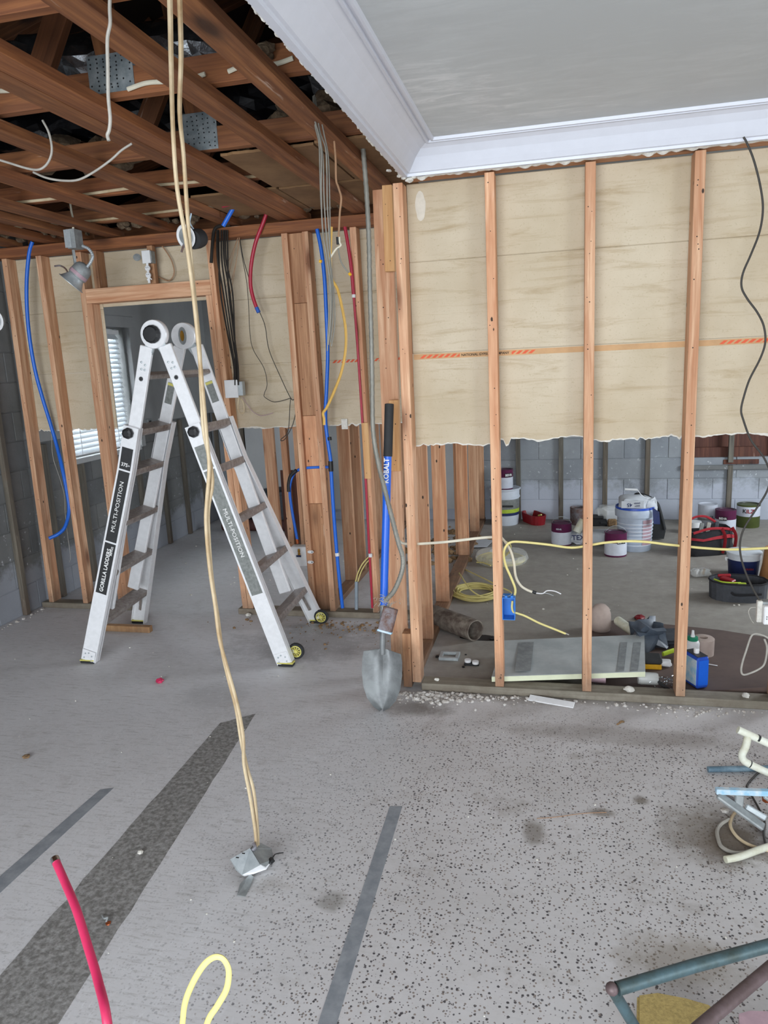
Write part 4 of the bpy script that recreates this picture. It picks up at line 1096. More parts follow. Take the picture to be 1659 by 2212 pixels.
for py in (1191, 1213):
    c = at(674, py, Y=4.452); bm = bmesh.new()
    poly_prism(bm, [Vector((c.x+.016*math.cos(q)-.01*(math.cos(q) < 0), 4.435, c.z+.010*math.sin(q))) for q in [2*math.pi*i/14 for i in range(14)]], (0, 1, 0), .004)
    ear = link('mounting_ear', bm, M['white'], t)
    bm = bmesh.new(); lathe(bm, [(.004, 0), (.004, .002)], 8, Matrix.Translation((c.x+.006, 4.435, c.z)) @ Matrix.Rotation(math.radians(90), 4, 'X')); link('screw', bm, M['black'], ear)
c = at(646, 1192, Y=4.44)
bm = bmesh.new(); lathe(bm, [(.007, -.03), (.009, -.015), (.006, -.005), (.009, .005), (.006, .02)], 10, Matrix.Translation((c.x, 4.438, c.z))); vv = link('valve', bm, M['brass'], t, smooth=True)
box('valve_handle', c.x-.016, c.x+.016, 4.424, 4.430, c.z-.032, c.z-.02, M['navy'], vv)
pipe('red_pipe_stub', 'short dark red pipe curling from the ceiling onto the far wall', 'pipe', ((577,458,4.40),(567,485,4.40),(552,525,4.40),(543,570,4.40),(541,610,4.40),(546,640,4.40),(556,670,4.40)), 4.4, .0115, 'pex_red', n=12)
pipe('tape_tip', 'blue taped tip of the dark red pipe curl', 'tape', ((554,664),(559,675)), 4.4, .0125, 'blue_tape', sm=1, n=12)
t = thing('red_water_pipe', 'thin red water pipe along the single far stud', 'pipe', at(803,1312,Y=4.43))
wire('pipe', [at(*p, Y=4.427) for p in ((745,490),(752,530),(759,580),(764,640))], .0105, M['pex_red'], t, n=12)
wire('pipe', [at(*p, Y=4.427) for p in ((764,640),(773,760),(782,900),(790,1040),(797,1180),(801,1250),(804,1313))], .0075, M['pex_red'], t, n=12)
wire('clamp', [at(764,636,Y=4.427), at(764,643,Y=4.427)], .0115, M['white'], t, sm=1)
wire('clamp', [at(800,1196,Y=4.42), at(800,1203,Y=4.42)], .0125, M['white'], t, sm=1)
pipe('pipe_offcut', 'short blue pipe piece in the ceiling above the door stud', 'pipe', ((508,442),(482,488)), 4.2, .0125, 'pex_blue', sm=1, n=12)
pipe('pipe_offcut', 'red pipe piece lying flat in the dark attic', 'pipe', ((524,435),(480,444)), 4.1, .0125, 'pex_red', sm=1, n=12)
t = thing('conduit_stub', 'grey plastic conduit stub rising from the far sill', 'conduit', at(770,1313,Y=4.5))
wire('conduit', [at(770,1256,Y=4.47), at(770,1316,Y=4.47)], .012, M['conduit'], t, sm=1, n=14)
wire('yellow_wire', [at(*p, Y=4.47) for p in ((768,1256),(773,1238),(783,1218),(797,1203),(806,1200))], .0042, M['romex_y'], t)
wire('yellow_wire', [at(*p, Y=4.47) for p in ((773,1256),(780,1235),(790,1218),(799,1208))], .0038, M['romex_y'], t)
pipe('cable_arc', 'yellow cable arc behind the blue shovel handle', 'cable', ((826,1196,4.47),(836,1191,4.46),(848,1198,4.44),(862,1222,4.40),(868,1250,4.36),(870,1290,4.3),(874,1372,4.25)), 4.2, .005, 'romex_y')
pipe('blue_hose', 'blue pipe hanging curled among the left studs', 'pipe', ((70,522,4.42),(63,548,4.42),(58,600,4.42),(58,660,4.42),(64,730,4.43),(76,800,4.44),(92,860,4.46),(108,912,4.48),(122,960,4.50),(134,1010,4.55),(144,1060,4.56),(149,1100,4.55),(142,1135,4.50),(128,1152,4.46),(106,1163,4.42)), 4.5, .0125, 'pex_blue', n=14)
pipe('thin_wire', 'thin pale wire hanging in front of the left block wall', 'wire', ((111,930),(114,985),(128,1030),(139,1070),(141,1110),(145,1150),(152,1200),(150,1215)), 4.6, .0016, 'pale_wire')

# ================================================================ ELECTRICAL BITS ON THE FAR WALL
t = thing('recessed_light', 'grey metal recessed light can dangling over the door stud', 'light', at(165,630,Y=4.05))
YC = 4.05
c = at(172, 590, Y=YC); ax3 = Vector((-.55, -.25, -.62)).normalized()
Mc = frame(c-ax3*.03, c+ax3, (0, 1, 0))
bm = bmesh.new(); lathe(bm, [(0, -.035), (.02, -.034), (.04, -.024), (.052, -.006), (.055, .02), (.055, .055), (.05, .06)], 28, Mc); link('can', bm, M['steel_dull'], t, smooth=True)
bm = bmesh.new(); lathe(bm, [(.0552, .03), (.0565, .031), (.0565, .05), (.0552, .051)], 28, Mc); link('sticker_band', bm, M['pinkish'], t, smooth=True)
bm = bmesh.new(); lathe(bm, [(.045, .05), (.052, .07), (.072, .105), (.080, .108), (.080, .111), (.070, .110), (.045, .065)], 32, Mc, closed=True); link('trim_ring', bm, M['steel'], t, smooth=True)
a, b = at(151, 540, Y=YC), at(166, 494, Y=YC)
jb = box('junction_box', a.x, a.x+.055, YC-.02, YC+.06, a.z+.005, b.z, M['steel_dull'], t, .002)
box('cover_plate', a.x-.012, a.x+.03, YC-.024, YC-.0202, a.z+.01, b.z-.003, M['steel'], jb, .001)
bm = bmesh.new(); P = smooth_pts([at(*p, Y=YC) for p in ((178,531),(192,538),(200,552),(196,566),(186,580))], 12); tube(bm, P, .009, 10, sm=1)
for i, v in enumerate(bm.verts):
    r = i//10; v.co = P[r]+(v.co-P[r])*(1+.12*math.sin(r*2.1))
link('flex_conduit', bm, M['steel'], t, smooth=True)
wire('feed_cable', [at(150,425,Y=YC), at(154,455,Y=YC), at(158,475,Y=YC), at(158,496,Y=YC)], .006, M['romex_w'], t)
wire('spring_arm', [at(118,575,Y=YC), at(130,574,Y=YC), at(141,580,Y=YC), at(147,590,Y=YC)], .005, M['rust'], t)
wire('hanger_bar', [at(158,540,Y=YC), at(163,572,Y=YC)], .010, M['steel_dull'], t, sm=1, n=4)
t = thing('recessed_light', 'white ringed recessed light hanging in front of the top plate', 'light', at(402,535,Y=4.0))
c = at(402, 511, Y=3.98); axl = Vector((-.15, -1, -.25)).normalized(); Mc = frame(c, c+axl, (1, 0, 0))
bm = bmesh.new(); lathe(bm, [(.048, -.004), (.062, 0), (.065, .004), (.060, .007), (.048, .003)], 36, Mc, sx=.93, closed=True); link('trim_ring', bm, M['white'], t, smooth=True)
bm = bmesh.new(); lathe(bm, [(.05, .002), (.044, -.03), (.042, -.06), (0, -.062)], 28, Mc); link('baffle', bm, M['steel_dull'], t, smooth=True)
bm = bmesh.new(); Mb2 = Matrix.Translation((.03, .03, 0)); lathe(bm, [(.052, -.008), (.054, -.05), (.050, -.085), (.03, -.10), (0, -.102)], 24, Mc @ Matrix.Translation((.03, -.02, -.005))); link('can', bm, M['rubber'], t, smooth=True)
bm = bmesh.new(); lathe(bm, [(.0, .0), (.026, -.002), (.03, -.02), (.02, -.04)], 20, Mc @ Matrix.Translation((.0, .02, -.01))); link('lamp_face', bm, M['white'], t, smooth=True)
wire('clip_spring', [at(397,528,Y=3.97), at(392,545,Y=3.97)], .006, M['rust'], t, sm=1)
wire('feed_wire', [at(409,445,Y=4.0), at(413,460,Y=4.0), at(410,480,Y=4.0), at(418,495,Y=4.0)], .004, M['paint_blue'], t)
c = at(-9, 692, Y=3.7); Mc = frame(c, c+Vector((.2, -1, -.1)), (1, 0, 0))
bm = bmesh.new(); lathe(bm, [(.040, -.004), (.056, 0), (.059, .004), (.054, .007), (.040, .003)], 32, Mc, sx=.75, closed=True)
t = thing('recessed_light', 'white trim ring cut by the left photo edge', 'light', c); link('trim_ring', bm, M['white'], t, smooth=True)
bm = bmesh.new(); lathe(bm, [(.04, .0), (.036, -.05), (0, -.052)], 24, Mc, sx=.75); link('baffle', bm, M['steel_dull'], t, smooth=True)
wire('feed_wire', [c+Vector((0, .03, .02)), c+Vector((-.02, .05, .4)), c+Vector((-.03, .1, .85))], .005, M['romex_w'], t)
t = thing('outlet_box', 'grey metal box with white plate on the short stud over the door', 'outlet', at(318,600,Y=4.44))
a, b = at(309,569,Y=4.40), at(324,541,Y=4.40)
box('box_body', a.x+.004, a.x+.062, 4.40, 4.45, a.z, b.z, M['steel_dull'], t, .002)
box('cover_plate', a.x, b.x, 4.392, 4.3995, a.z-.002, b.z+.002, M['white'], t, .002)
c = at(296, 556, Y=4.41); bm = bmesh.new(); lathe(bm, [(.024, 0), (.024, .002), (0, .002)], 20, Matrix.Translation(c) @ Matrix.Rotation(math.radians(70), 4, 'X') @ Matrix.Rotation(.4, 4, 'Y')); link('blank_cover', bm, M['steel_dull'], t)
bm = bmesh.new(); a = at(320,588,Y=4.40)
for dz in (.024, -.018):
    lathe(bm, [(.018, 0), (.018, .010), (.016, .012), (0, .012)], 16, Matrix.Translation(a+Vector((0, .005, dz))) @ Matrix.Rotation(math.radians(90), 4, 'X'), sx=.95)
bx(bm, a.x-.007, a.x+.007, 4.398, 4.405, a.z-.065, a.z+.055); rc = link('receptacle', bm, M['white'], t)
bm = bmesh.new()
for dz in (.024, -.018):
    for dx in (-.006, .006): bx(bm, a.x+dx-.0012, a.x+dx+.0012, 4.3915, 4.3935, a.z+dz, a.z+dz+.008)
tag(link('socket_slots', bm, M['black'], rc), kind='stuff')
wire('mounting_tab', [at(318,605,Y=4.40), at(323,600,Y=4.40), at(328,604,Y=4.40)], .004, M['white'], t)
pipe('brown_cable', 'brown cord looping beside the grey box over the door', 'cord', ((349,530),(362,548),(372,567),(376,590),(366,606),(350,602),(334,594)), 4.5, .004, 'wire_brown')
random.seed(3)
for i, (x0, xa, xb) in enumerate(((472,468,505), (478,480,511), (483,488,513), (487,494,509), (491,486,514), (469,474,507))):
    pts = ((x0, 497), (x0+1, 560), (xa+8, 630), ((xa+xb)/2+5, 720), (xb, 790), (xb+1, 832))
    pipe('black_cable', 'black cable strapped with its twins down the right side of the doorway', 'cable', pts, 4.415-.004*i, .0055, 'cloth_black')
    bpy.data.objects[bpy.data.objects[-1].name if False else 'black_cable' + ('' if i == 0 else '.%03d' % i)]['group'] = 'black cables on the right door stud'
pipe('cut_cable', 'black cable end bent over the top plate', 'cable', ((497,486,4.40),(475,488,4.39),(463,497,4.39),(459,525,4.40),(456,568,4.41)), 4.4, .010, 'cloth_black')
for i, pts in enumerate((((515,510),(505,545),(495,590),(489,620)), ((517,510),(511,560),(500,605)), ((514,512),(498,555),(488,572)), ((518,512),(508,580),(497,640)))):
    o = pipe('stray_wire', 'thin brown wire in the fan spreading left of the red pipe curl', 'wire', pts, 4.45, .0018, 'wire_brown'); o['group'] = 'thin wires under the top plate'
pipe('dark_wire', 'left of two long dark wires meandering down the far wall', 'wire', ((517,512),(524,560),(533,610),(537,660),(540,720),(547,755),(570,795),(577,830),(571,850),(572,858),(590,868),(608,866),(628,860)), 4.47, .0022, 'wire_dark')
pipe('dark_wire', 'right of two long dark wires meandering down the far wall', 'wire', ((517,510),(526,560),(540,608),(555,660),(572,702),(581,755),(604,810),(628,860),(637,862)), 4.475, .0026, 'wire_dark')
pipe('wire_tail', 'dark wire tails tied together at the lath edge', 'wire', ((628,860),(626,880),(624,920),(619,938),(608,948),(607,952),(614,950),(622,938),(632,918),(638,895),(640,880)), 4.46, .0026, 'wire_dark')
t = thing('switch_box', 'white blank plate on a grey box beside the door stud', 'switch', at(503,860,Y=4.43))
a, b = at(488,860,Y=4.40), at(513,820,Y=4.40)
box('cover_plate', a.x, b.x, 4.392, 4.398, a.z, b.z, M['white'], t, .003)
box('box_body', a.x+.02, b.x+.03, 4.399, 4.44, a.z+.012, b.z-.012, M['steel'], t, .002)
pipe('wire_loop', 'cream wire loop under the white switch plate', 'wire', ((516,858),(514,880),(519,892),(527,890),(526,872),(521,862)), 4.45, .0045, 'romex_t')
pipe('pink_wire', 'faint pink wire curling over the far lath', 'wire', ((524,858),(533,872),(545,888),(560,897),(572,897),(590,892)), 4.49, .002, 'pinkish')
t = thing('small_clamp_box', 'small white metal clamp box low on the right door stud', 'box', at(490,965,Y=4.43))
a, b = at(486,966,Y=4.42), at(500,945,Y=4.42)
box('box_body', a.x, b.x, 4.41, 4.438, a.z, b.z, M['steel'], t, .003)
bm = bmesh.new(); lathe(bm, [(.011, 0), (.011, .004), (0, .004)], 14, Matrix.Translation(at(488,946,Y=4.405)) @ Matrix.Rotation(math.radians(90), 4, 'X')); link('knockout', bm, M['black'], t)
t = thing('wall_outlet', 'old grey outlet box on the grey wall behind the ladder', 'outlet', (XL+.05, 6.6, 1.05))
a = at(322, 905, X=XL+.07)
box('box_body', XL+.02, XL+.075, a.y-.035, a.y+.035, a.z-.11, a.z-.0, M['steel_dull'], t, .003); box('receptacle', XL+.076, XL+.08, a.y-.018, a.y+.018, a.z-.10, a.z-.015, M['black'], t)

# ================================================================ HANGING WIRES NEAR THE CORNER
Yh = 2.75
bundle = [((677,207),(679,255),(688,290),(694,330),(694,420),(697,500),(706,560),(714,620),(714,680),(709,745)),
          ((679,205),(682,262),(692,300),(698,350),(700,430),(706,520),(714,590),(716,660),(712,735)),
          ((681,210),(690,280),(703,320),(706,370),(707,440),(711,510),(716,590),(719,670),(714,740)),
          ((676,208),(680,268),(689,310),(691,370),(693,430),(697,490),(702,540),(711,600),(710,680),(707,758)),
          ((690,240),(700,290),(709,340),(712,430),(713,500),(714,560),(722,640),(723,700),(716,748))]
for i, b in enumerate(bundle):
    o = pipe('bundle_wire', ('leftmost grey wire of the bundle hanging before the amber cable', 'second grey wire from the left in the hanging bundle', 'grey wire swinging right at the top of the hanging bundle', 'shortest wave grey wire at the left back of the bundle', 'rightmost grey wire of the bundle hanging from the cut ceiling')[i], 'wire', b, Yh+.01*i, .0026, 'wire_grey'); o['group'] = 'grey wires hanging from the cut ceiling'
pipe('brown_wire', 'brown kinked wire hanging right of the grey wire bundle', 'wire', ((722,305),(725,345),(726,388),(731,405),(737,428),(734,460),(732,500),(731,512)), 3.0, .0042, 'wire_brown')
pipe('white_wire', 'short white bent wire hooked at a black connector', 'wire', ((733,512),(734,524),(736,530),(726,538),(717,551),(712,560)), 3.0, .0040, 'romex_w')
pipe('wire_connector', 'black wire connector on the brown hanging wire', 'connector', ((729,512),(730,528)), 3.0, .006, 'black', sm=1)
pipe('wire_nut', 'yellow wire nut left of the grey bundle', 'connector', ((690,564),(695,565)), 2.8, .006, 'yellow', sm=1)
pipe('wire_nut', 'yellow wire nut at the end of the braided wire', 'connector', ((754,590),(758,595)), 3.0, .006, 'yellow', sm=1)
pipe('braided_wire', 'thin wire tail carrying the right yellow wire nut', 'wire', ((730,535),(735,560),(742,575),(754,590)), 3.0, .003, 'wire_grey')
pipe('amber_cable', 'amber yellow cable bowing out beside the blue pipe', 'cable', ((716,490),(714,560),(717,602),(729,625),(740,670),(747,715),(746,760),(737,805),(722,845),(706,880),(698,892),(700,905),(700,918)), 4.3, .0082, 'romex_o', rb=.0055)
for i, (pts, Y, lab) in enumerate(((((241,-90),(237,10),(238,50),(232,85),(233,150),(234,210),(238,255),(236,280),(232,292),(235,304)), 1.72, 'long pale wire with a hooked end hanging on the left'),
                          (((-20,340),(20,352),(60,364),(85,366),(103,352),(112,325),(106,288),(92,260)), 2.55, 'pale wire sagging to the left photo edge'),
                          (((72,372),(100,384),(135,390),(170,388),(205,370),(240,345),(262,325),(285,310)), 2.65, 'pale wire drooping in a wide arc below the joists'))):
    pipe('pale_wire', lab, 'wire', pts, Y, .0042, 'pale_wire')

# ================================================================ CABLES THROUGH THE NEAR STUDS
YS = YW1+.05
pipe('cream_cable', 'cream cable drilled through the corner studs', 'cable', ((862,1168),(872,1174),(900,1175),(960,1171),(1020,1164),(1050,1161),(1075,1160)), YS, .0068, 'romex_w', rb=.004)
t = thing('stripped_cable', 'cream cable hanging stripped behind the second stud', 'cable', at(1092,1168,Y=YS))
wire('sheath', [at(*p, Y=3.54) for p in ((1082,1160),(1092,1172),(1103,1190),(1110,1215),(1114,1245),(1124,1264),(1138,1274),(1153,1280))], .0062, M['romex_w'], t, rb=.004)
wire('taped_splice', [at(1150,1278,Y=3.54), at(1158,1281,Y=3.54)], .008, M['black'], t, sm=1)
wire('conductor', [at(*p, Y=3.54) for p in ((1157,1281),(1172,1282),(1182,1276),(1198,1277),(1212,1283))], .0028, M['white'], t)
wire('conductor', [at(*p, Y=3.54) for p in ((1170,1281),(1183,1282),(1196,1287))], .0012, M['steel'], t)
t = thing('yellow_cable', 'yellow cable strung through the right studs into the blue box', 'cable', at(1300,1175,Y=YS))
wire('sheath', [at(*p, Y=YS) for p in ((1700,1182),(1659,1184),(1580,1187),(1520,1184),(1480,1180),(1440,1176),(1400,1171),(1360,1169),(1310,1172),(1278,1177),(1235,1183),(1180,1176),(1130,1171),(1105,1171),(1093,1180),(1088,1196),(1092,1220),(1104,1248),(1112,1268),(1113,1280),(1109,1292))], .0058, M['romex_y'], t, rb=.0038)
wire('sheath', [at(*p, Y=YS-.03) for p in ((1107,1298),(1106,1312),(1109,1322),(1118,1325),(1135,1331),(1165,1346),(1195,1358),(1222,1369)) ], .0052, M['romex_y'], t, rb=.0036)
wire('bare_tip', [at(1221,1368,Y=YS-.03), at(1229,1371,Y=YS-.03)], .003, M['pale_wire'], t, sm=1)
t = thing('electrical_box', 'bright blue plastic outlet box nailed to the second stud', 'box', at(1098,1340,Y=3.45))
a, b = at(1085,1339,Y=3.425), at(1112,1292,Y=3.425); x0, x1, z0, z1 = a.x+.001, b.x, a.z, b.z
bm = bmesh.new()
bx(bm, x0, x0+.003, 3.425, 3.49, z0, z1); bx(bm, x1-.003, x1, 3.425, 3.49, z0, z1); bx(bm, x0+.003, x1-.003, 3.425, 3.49, z0, z0+.003); bx(bm, x0+.003, x1-.003, 3.425, 3.49, z1-.003, z1); bx(bm, x0, x1, 3.49, 3.493, z0, z1)
link('box_body', bm, M['blue_box'], t)
for x in (x0+.012, x1-.02): box('clamp_tab', x, x+.012, 3.43, 3.44, z1, z1+.008, M['blue_box'], t)
wire('nail', [Vector((x0-.002, 3.44, z1+.008)), Vector((x0+.03, 3.44, z1+.004)), Vector((x0+.045, 3.44, z1+.014))], .0015, M['steel_dull'], t, sm=1)
# right edge cable and box
t = thing('drop_cable', 'black to grey cable dropping past the fourth stud into an outlet box', 'cable', at(1640,1310,Y=3.33))
wire('cable', [at(*p, Y=3.34) for p in ((1606,296),(1613,308),(1628,345),(1642,400),(1648,450),(1641,500),(1622,550),(1605,590),(1602,620),(1614,645),(1636,675),(1650,705),(1653,740),(1642,775),(1619,820),(1606,860),(1601,885),(1605,905),(1622,950),(1648,985),(1662,1015),(1664,1035),(1655,1065),(1630,1105),(1608,1140),(1599,1170),(1600,1200),(1610,1235),(1628,1275),(1644,1302),(1649,1316))], .0042, M['wire_dark'], t)
a, b = at(1633,1343,Y=3.33), at(1700,1299,Y=3.33)
pl = box('plaster_ear', a.x, a.x+.022, 3.32, 3.345, a.z, b.z, M['gyp'], t, .003)
box('box_body', a.x+.018, a.x+.10, 3.325, 3.37, a.z+.002, b.z-.004, M['steel_dull'], t, .002)
a2 = at(1649,1350,Y=3.29); b2 = at(1700,1312,Y=3.29)
rc = box('receptacle', a2.x, a2.x+.05, 3.29, 3.322, a2.z, b2.z, M['white'], t, .004)
bm = bmesh.new()
for dz in (.035, .025): bx(bm, a2.x+.010, a2.x+.014, 3.2885, 3.2905, a2.z+dz, a2.z+dz+.004)
tag(link('socket_slots', bm, M['black'], rc), kind='stuff')
wire('bare_wire', [at(*p, Y=3.34) for p in ((1634,1312),(1622,1313),(1617,1322),(1622,1338),(1628,1346))], .0022, M['pale_wire'], t)
pipe('wire_loop', 'grey cable loop hanging at the right edge above the sill', 'cable', ((1665,1382),(1650,1373),(1632,1369),(1622,1376),(1612,1405),(1604,1430),(1601,1448),(1605,1457),(1618,1455),(1640,1445),(1652,1432),(1657,1400),(1651,1380)), 3.36, .0045, 'pale_wire')

# ================================================================ THINGS IN THE RIGHT BACK ROOM
def fl(px, py, z=0): return at(px, py, Z=z)
def can(name, label, px, py, r, h, bands, lid='can_lid', z=0, words=(), group=None, bail=False, cat='can'):
    c = fl(px, py, z); c.y += r*.9; c.z = z
    t = thing(name, label, cat, c, group)
    Mx = Matrix.Translation(c)
    bm = bmesh.new(); lathe(bm, [(r*.97, 0), (r, .004), (r, h-.004), (r*1.02, h), (r*.95, h+.001), (r*.93, h-.006)], 28, Mx); link('can_body', bm, M[bands[0][2]], t, smooth=True)
    for (z0, z1, m) in bands[1:] if len(bands) > 1 else []:
        bm = bmesh.new(); lathe(bm, [(r*1.006, z0*h), (r*1.008, z0*h+.001), (r*1.008, z1*h-.001), (r*1.006, z1*h)], 28, Mx, closed=False); link('label_band', bm, M[m], t, smooth=True)
    bm = bmesh.new(); lathe(bm, [(r*.94, h-.008), (r*.94, h-.002), (r*.80, h-.002), (r*.78, h-.007), (0, h-.007)], 28, Mx); link('lid', bm, M[lid], t, smooth=True)
    for (s, zz, size, m, da, bg) in words:
        a = math.radians(-90+da); n = Vector((math.cos(a), math.sin(a), 0)); p = c+n*(r*1.012)+Vector((0, 0, zz*h))
        if bg: beam('label_patch', p+Vector((0, 0, -size*.6)), p+Vector((0, 0, size*.6)), size*len(s)*.62, .003, M[bg], t, side=(-n.y, n.x, 0), bev=0)
        text('lettering', s, size, tmat(p+n*.0022, (-n.y, n.x, 0), (0, 0, 1)), M[m], t, .0003, True)
    if bail:
        wire('bail_handle', [c+Vector((r*math.cos(a), -.01-.02*math.sin(a), h*.86+.085*math.sin(a))) for a in [math.pi*i/10 for i in range(11)]], .0015, M['steel'], t)
    return t, c
PU = [(0, 1, 'can_purple'), (.06, .62, 'can_white')]
c0 = fl(1089,1137); 
# tall white pail with paint can on top
c = c0.copy(); c.y += .14; t = thing('paint_pail', 'tall white paint pail against the far wall beside the second stud', 'bucket', c); Mx = Matrix.Translation(c)
bm = bmesh.new(); lathe(bm, [(.130, 0), (.134, .006), (.142, .27), (.150, .272), (.150, .285), (.144, .288), (.146, .345), (.156, .35), (.158, .362), (.150, .366), (.146, .355), (.13, .352), (0, .352)], 32, Mx); link('pail_body', bm, M['bucket'], t, smooth=True)
for z0, z1, m in ((.10, .128, 'navy'), (.128, .165, 'lime'), (.165, .262, 'grey_label')):
    rr = .1355+z0*.03
    bm = bmesh.new(); lathe(bm, [(rr, z0), (rr+.0005+(z1-z0)*.03, z1)], 32, Mx); link('label_band', bm, M[m], t, smooth=True)
p = c+Vector((.055, -.133, .20)); box('label_patch', p.x-.07, p.x+.035, p.y-.009, p.y-.006, p.z-.01, p.z+.01, M['black'], t)
can('paint_can', 'purple and white paint can on top of the tall white pail', 1089, 1057, .083, .195, PU, z=.353, words=[('BEHR', .74, .03, 'white_print', 32, 'black')])
_t = [o for o in bpy.data.objects if o.get('label', '').startswith('purple and white paint can on top')][0]
_t.location = (c.x, c.y, .353)
can('paint_can', 'purple and white paint can left of the third stud', 1213, 1180, .087, .195, PU, bail=True, words=[('BEHR', .78, .02, 'can_white', -15, None)])
can('paint_can', 'purple and white paint can in front of the translucent bucket', 1331, 1204, .088, .195, [(0, 1, 'can_purple'), (.07, .60, 'can_white')], bail=True, words=[('BEHR', .66, .028, 'white_print', 25, 'black')])
can('paint_can', 'purple and white paint can behind the red tool bag', 1570, 1150, .088, .195, [(0, 1, 'can_purple'), (.04, .58, 'can_white')], words=[('BEHR', .64, .028, 'white_print', -25, 'black')])
can('paint_can', 'white and olive primer can at the far wall', 1620, 1141, .098, .21, [(0, 1, 'can_green'), (.50, .93, 'can_white')], words=[('K', .74, .05, 'black', -32, None), ('ILZ', .74, .05, 'red', -4, None)])
can('paint_can', 'plain pale can with grey print beside the far wall strip', 1531, 1140, .085, .21, [(0, 1, 'can_white'), (.33, .42, 'grey_label')], lid='can_white', words=[('ACE', .48, .028, 'black', 5, None)])
# red tray
a = fl(1128,1118); b = fl(1180,1140); d = (b-a); d.z = 0; L = d.length; d.normalize()
t = thing('paint_tray', 'dark red plastic tray on the floor by the white pail', 'tray', ((a+b)/2))
Mx = frame((a+b)/2, (a+b)/2+Vector((0, 0, 1)), d)
def stad(l, w, n=8):
    out = []
    for i in range(n+1): q = -math.pi/2+math.pi*i/n; out.append((l/2-w/2+w/2*math.cos(q), w/2*math.sin(q)))
    for i in range(n+1): q = math.pi/2+math.pi*i/n; out.append((-l/2+w/2+w/2*math.cos(q), w/2*math.sin(q)))
    return out
def shell(l, w, h, taper, th, Mx):
    bm = bmesh.new(); rings = []
    for (ll, ww, z) in ((l*taper, w*taper, 0), (l, w, h), (l-th*2, w-th*2, h), ((l-th*2)*taper, (w-th*2)*taper, th)):
        rings.append([bm.verts.new(Mx @ Vector((x, y, z))) for x, y in stad(ll, ww)])
    for i in range(3):
        for j in range(len(rings[0])): k = (j+1) % len(rings[0]); bm.faces.new((rings[i][j], rings[i][k], rings[i+1][k], rings[i+1][j]))
    bm.faces.new(rings[0][::-1]); bm.faces.new(rings[3]); return bm
link('tray_body', shell(.34, .16, .095, .9, .006, Mx), M['red'], t)
wire('scraper', [(a+b)/2+d*.10+Vector((0, 0, .09)), (a+b)/2+d*.16+Vector((0, .02, .105))], .008, M['yellow_pl'], t, sm=1)
# printed pouch and grey pipe stub by the third stud
t = thing('powder_bag', 'crumpled white printed bag lying behind the third stud', 'bag', fl(1270,1188))
def pillow(name, c, sx, sy, sz, rot, mat, par, seed, amp=.25, nx=14):
    bm = bmesh.new(); vs = bmesh.ops.create_icosphere(bm, subdivisions=3, radius=1)['verts']
    Mr = Matrix.Translation(c) @ Matrix.Rotation(rot, 4, 'Z')
    for v in vs:
        p = v.co.copy(); q = Vector([math.copysign(abs(x)**.6, x) for x in p])
        k = 1+amp*noise.noise(p*2.1+Vector((seed, 0, 0)))+amp*.4*noise.noise(p*6+Vector((0, seed, 0)))
        v.co = Mr @ Vector((q.x*sx*k, q.y*sy*k, q.z*sz*k))
    return link(name, bm, M[mat], par, smooth=True)
c = fl(1275,1180); bg = pillow('bag_body', c+Vector((0, .10, .062)), .19, .09, .055, .1, 'bag', t, 3)
text('lettering', 'TEX', .06, tmat(c+Vector((-.10, -.005, .075)), (1, .1, 0), (0, .35, 1)), M['navy'], t, .001, True)
o = wire('pipe_stub', [fl(1245,1150, .12), fl(1256,1132,.22)+Vector((.02, .15, 0))], .035, M['pvc'], n=20, sm=1); tag(o, 'grey white pipe stub resting on the printed bag', 'pipe')
t = thing('dirty_can', 'small open dark can with white drips left of the third stud', 'can', fl(1246,1130)); c = fl(1248,1132)
bm = bmesh.new(); lathe(bm, [(.07, 0), (.075, .17), (.070, .172), (.066, .02), (0, .02)], 20, Matrix.Translation(c)); link('can_body', bm, M['rust'], t, smooth=True)
t = thing('battery_case', 'low black battery case right of the third stud', 'case', fl(1290,1135)); c = fl(1290,1137)
box('case_body', c.x-.09, c.x+.09, c.y, c.y+.12, 0, .07, M['black'], t, .008); box('case_top', c.x-.08, c.x+.06, c.y+.01, c.y+.11, .07, .095, M['rubber'], t, .006)
t = thing('paint_brush', 'stiff brown brush on the floor beside the black case', 'brush', fl(1322,1138)); c = fl(1322,1138)
box('bristles', c.x-.04, c.x+.045, c.y, c.y+.05, 0, .07, M['chip'], t, .012); box('brush_handle', c.x-.11, c.x-.04, c.y+.01, c.y+.035, .02, .045, M['rubber'], t, .006)
pillow('clear_bag', fl(1320,1120)+Vector((.0, -.25, .10)), .15, .08, .09, 0, 'film', None, 8); tag(bpy.data.objects['clear_bag'], 'limp clear plastic bag behind the paint cans', 'bag')
# translucent bucket with joint compound bag
c = fl(1374,1194); c.y += .14; t = thing('mixing_bucket', 'big translucent bucket with blue rim behind the third stud', 'bucket', c); Mx = Matrix.Translation(c)
bm = bmesh.new(); lathe(bm, [(.128, 0), (.132, .005), (.143, .285), (.160, .29), (.163, .335), (.155, .36), (.148, .36), (.150, .33), (.140, .29), (.125, .01), (0, .01)], 36, Mx); link('bucket_body', bm, M['bucket_clear'], t, smooth=True)
bm = bmesh.new(); lathe(bm, [(.156, .352), (.160, .356), (.158, .372), (.150, .372), (.148, .352)], 36, Mx, closed=True); link('rim', bm, M['bucket_rim'], t, smooth=True)
for i in range(7):
    bm = bmesh.new(); z = .05+.03*i; lathe(bm, [(.1345+z*.05, z), (.1355+z*.05, z+.004), (.135+z*.05, z+.008)], 30, Mx); link('moulded_rib', bm, M['bucket'], t, smooth=True)
bm = bmesh.new()
R0 = [[bm.verts.new(c+Vector((r*math.cos(a), r*math.sin(a), z))) for a in [math.radians(-70+40*i/6) for i in range(7)]] for r, z in ((.1365, .05), (.1465, .27))]
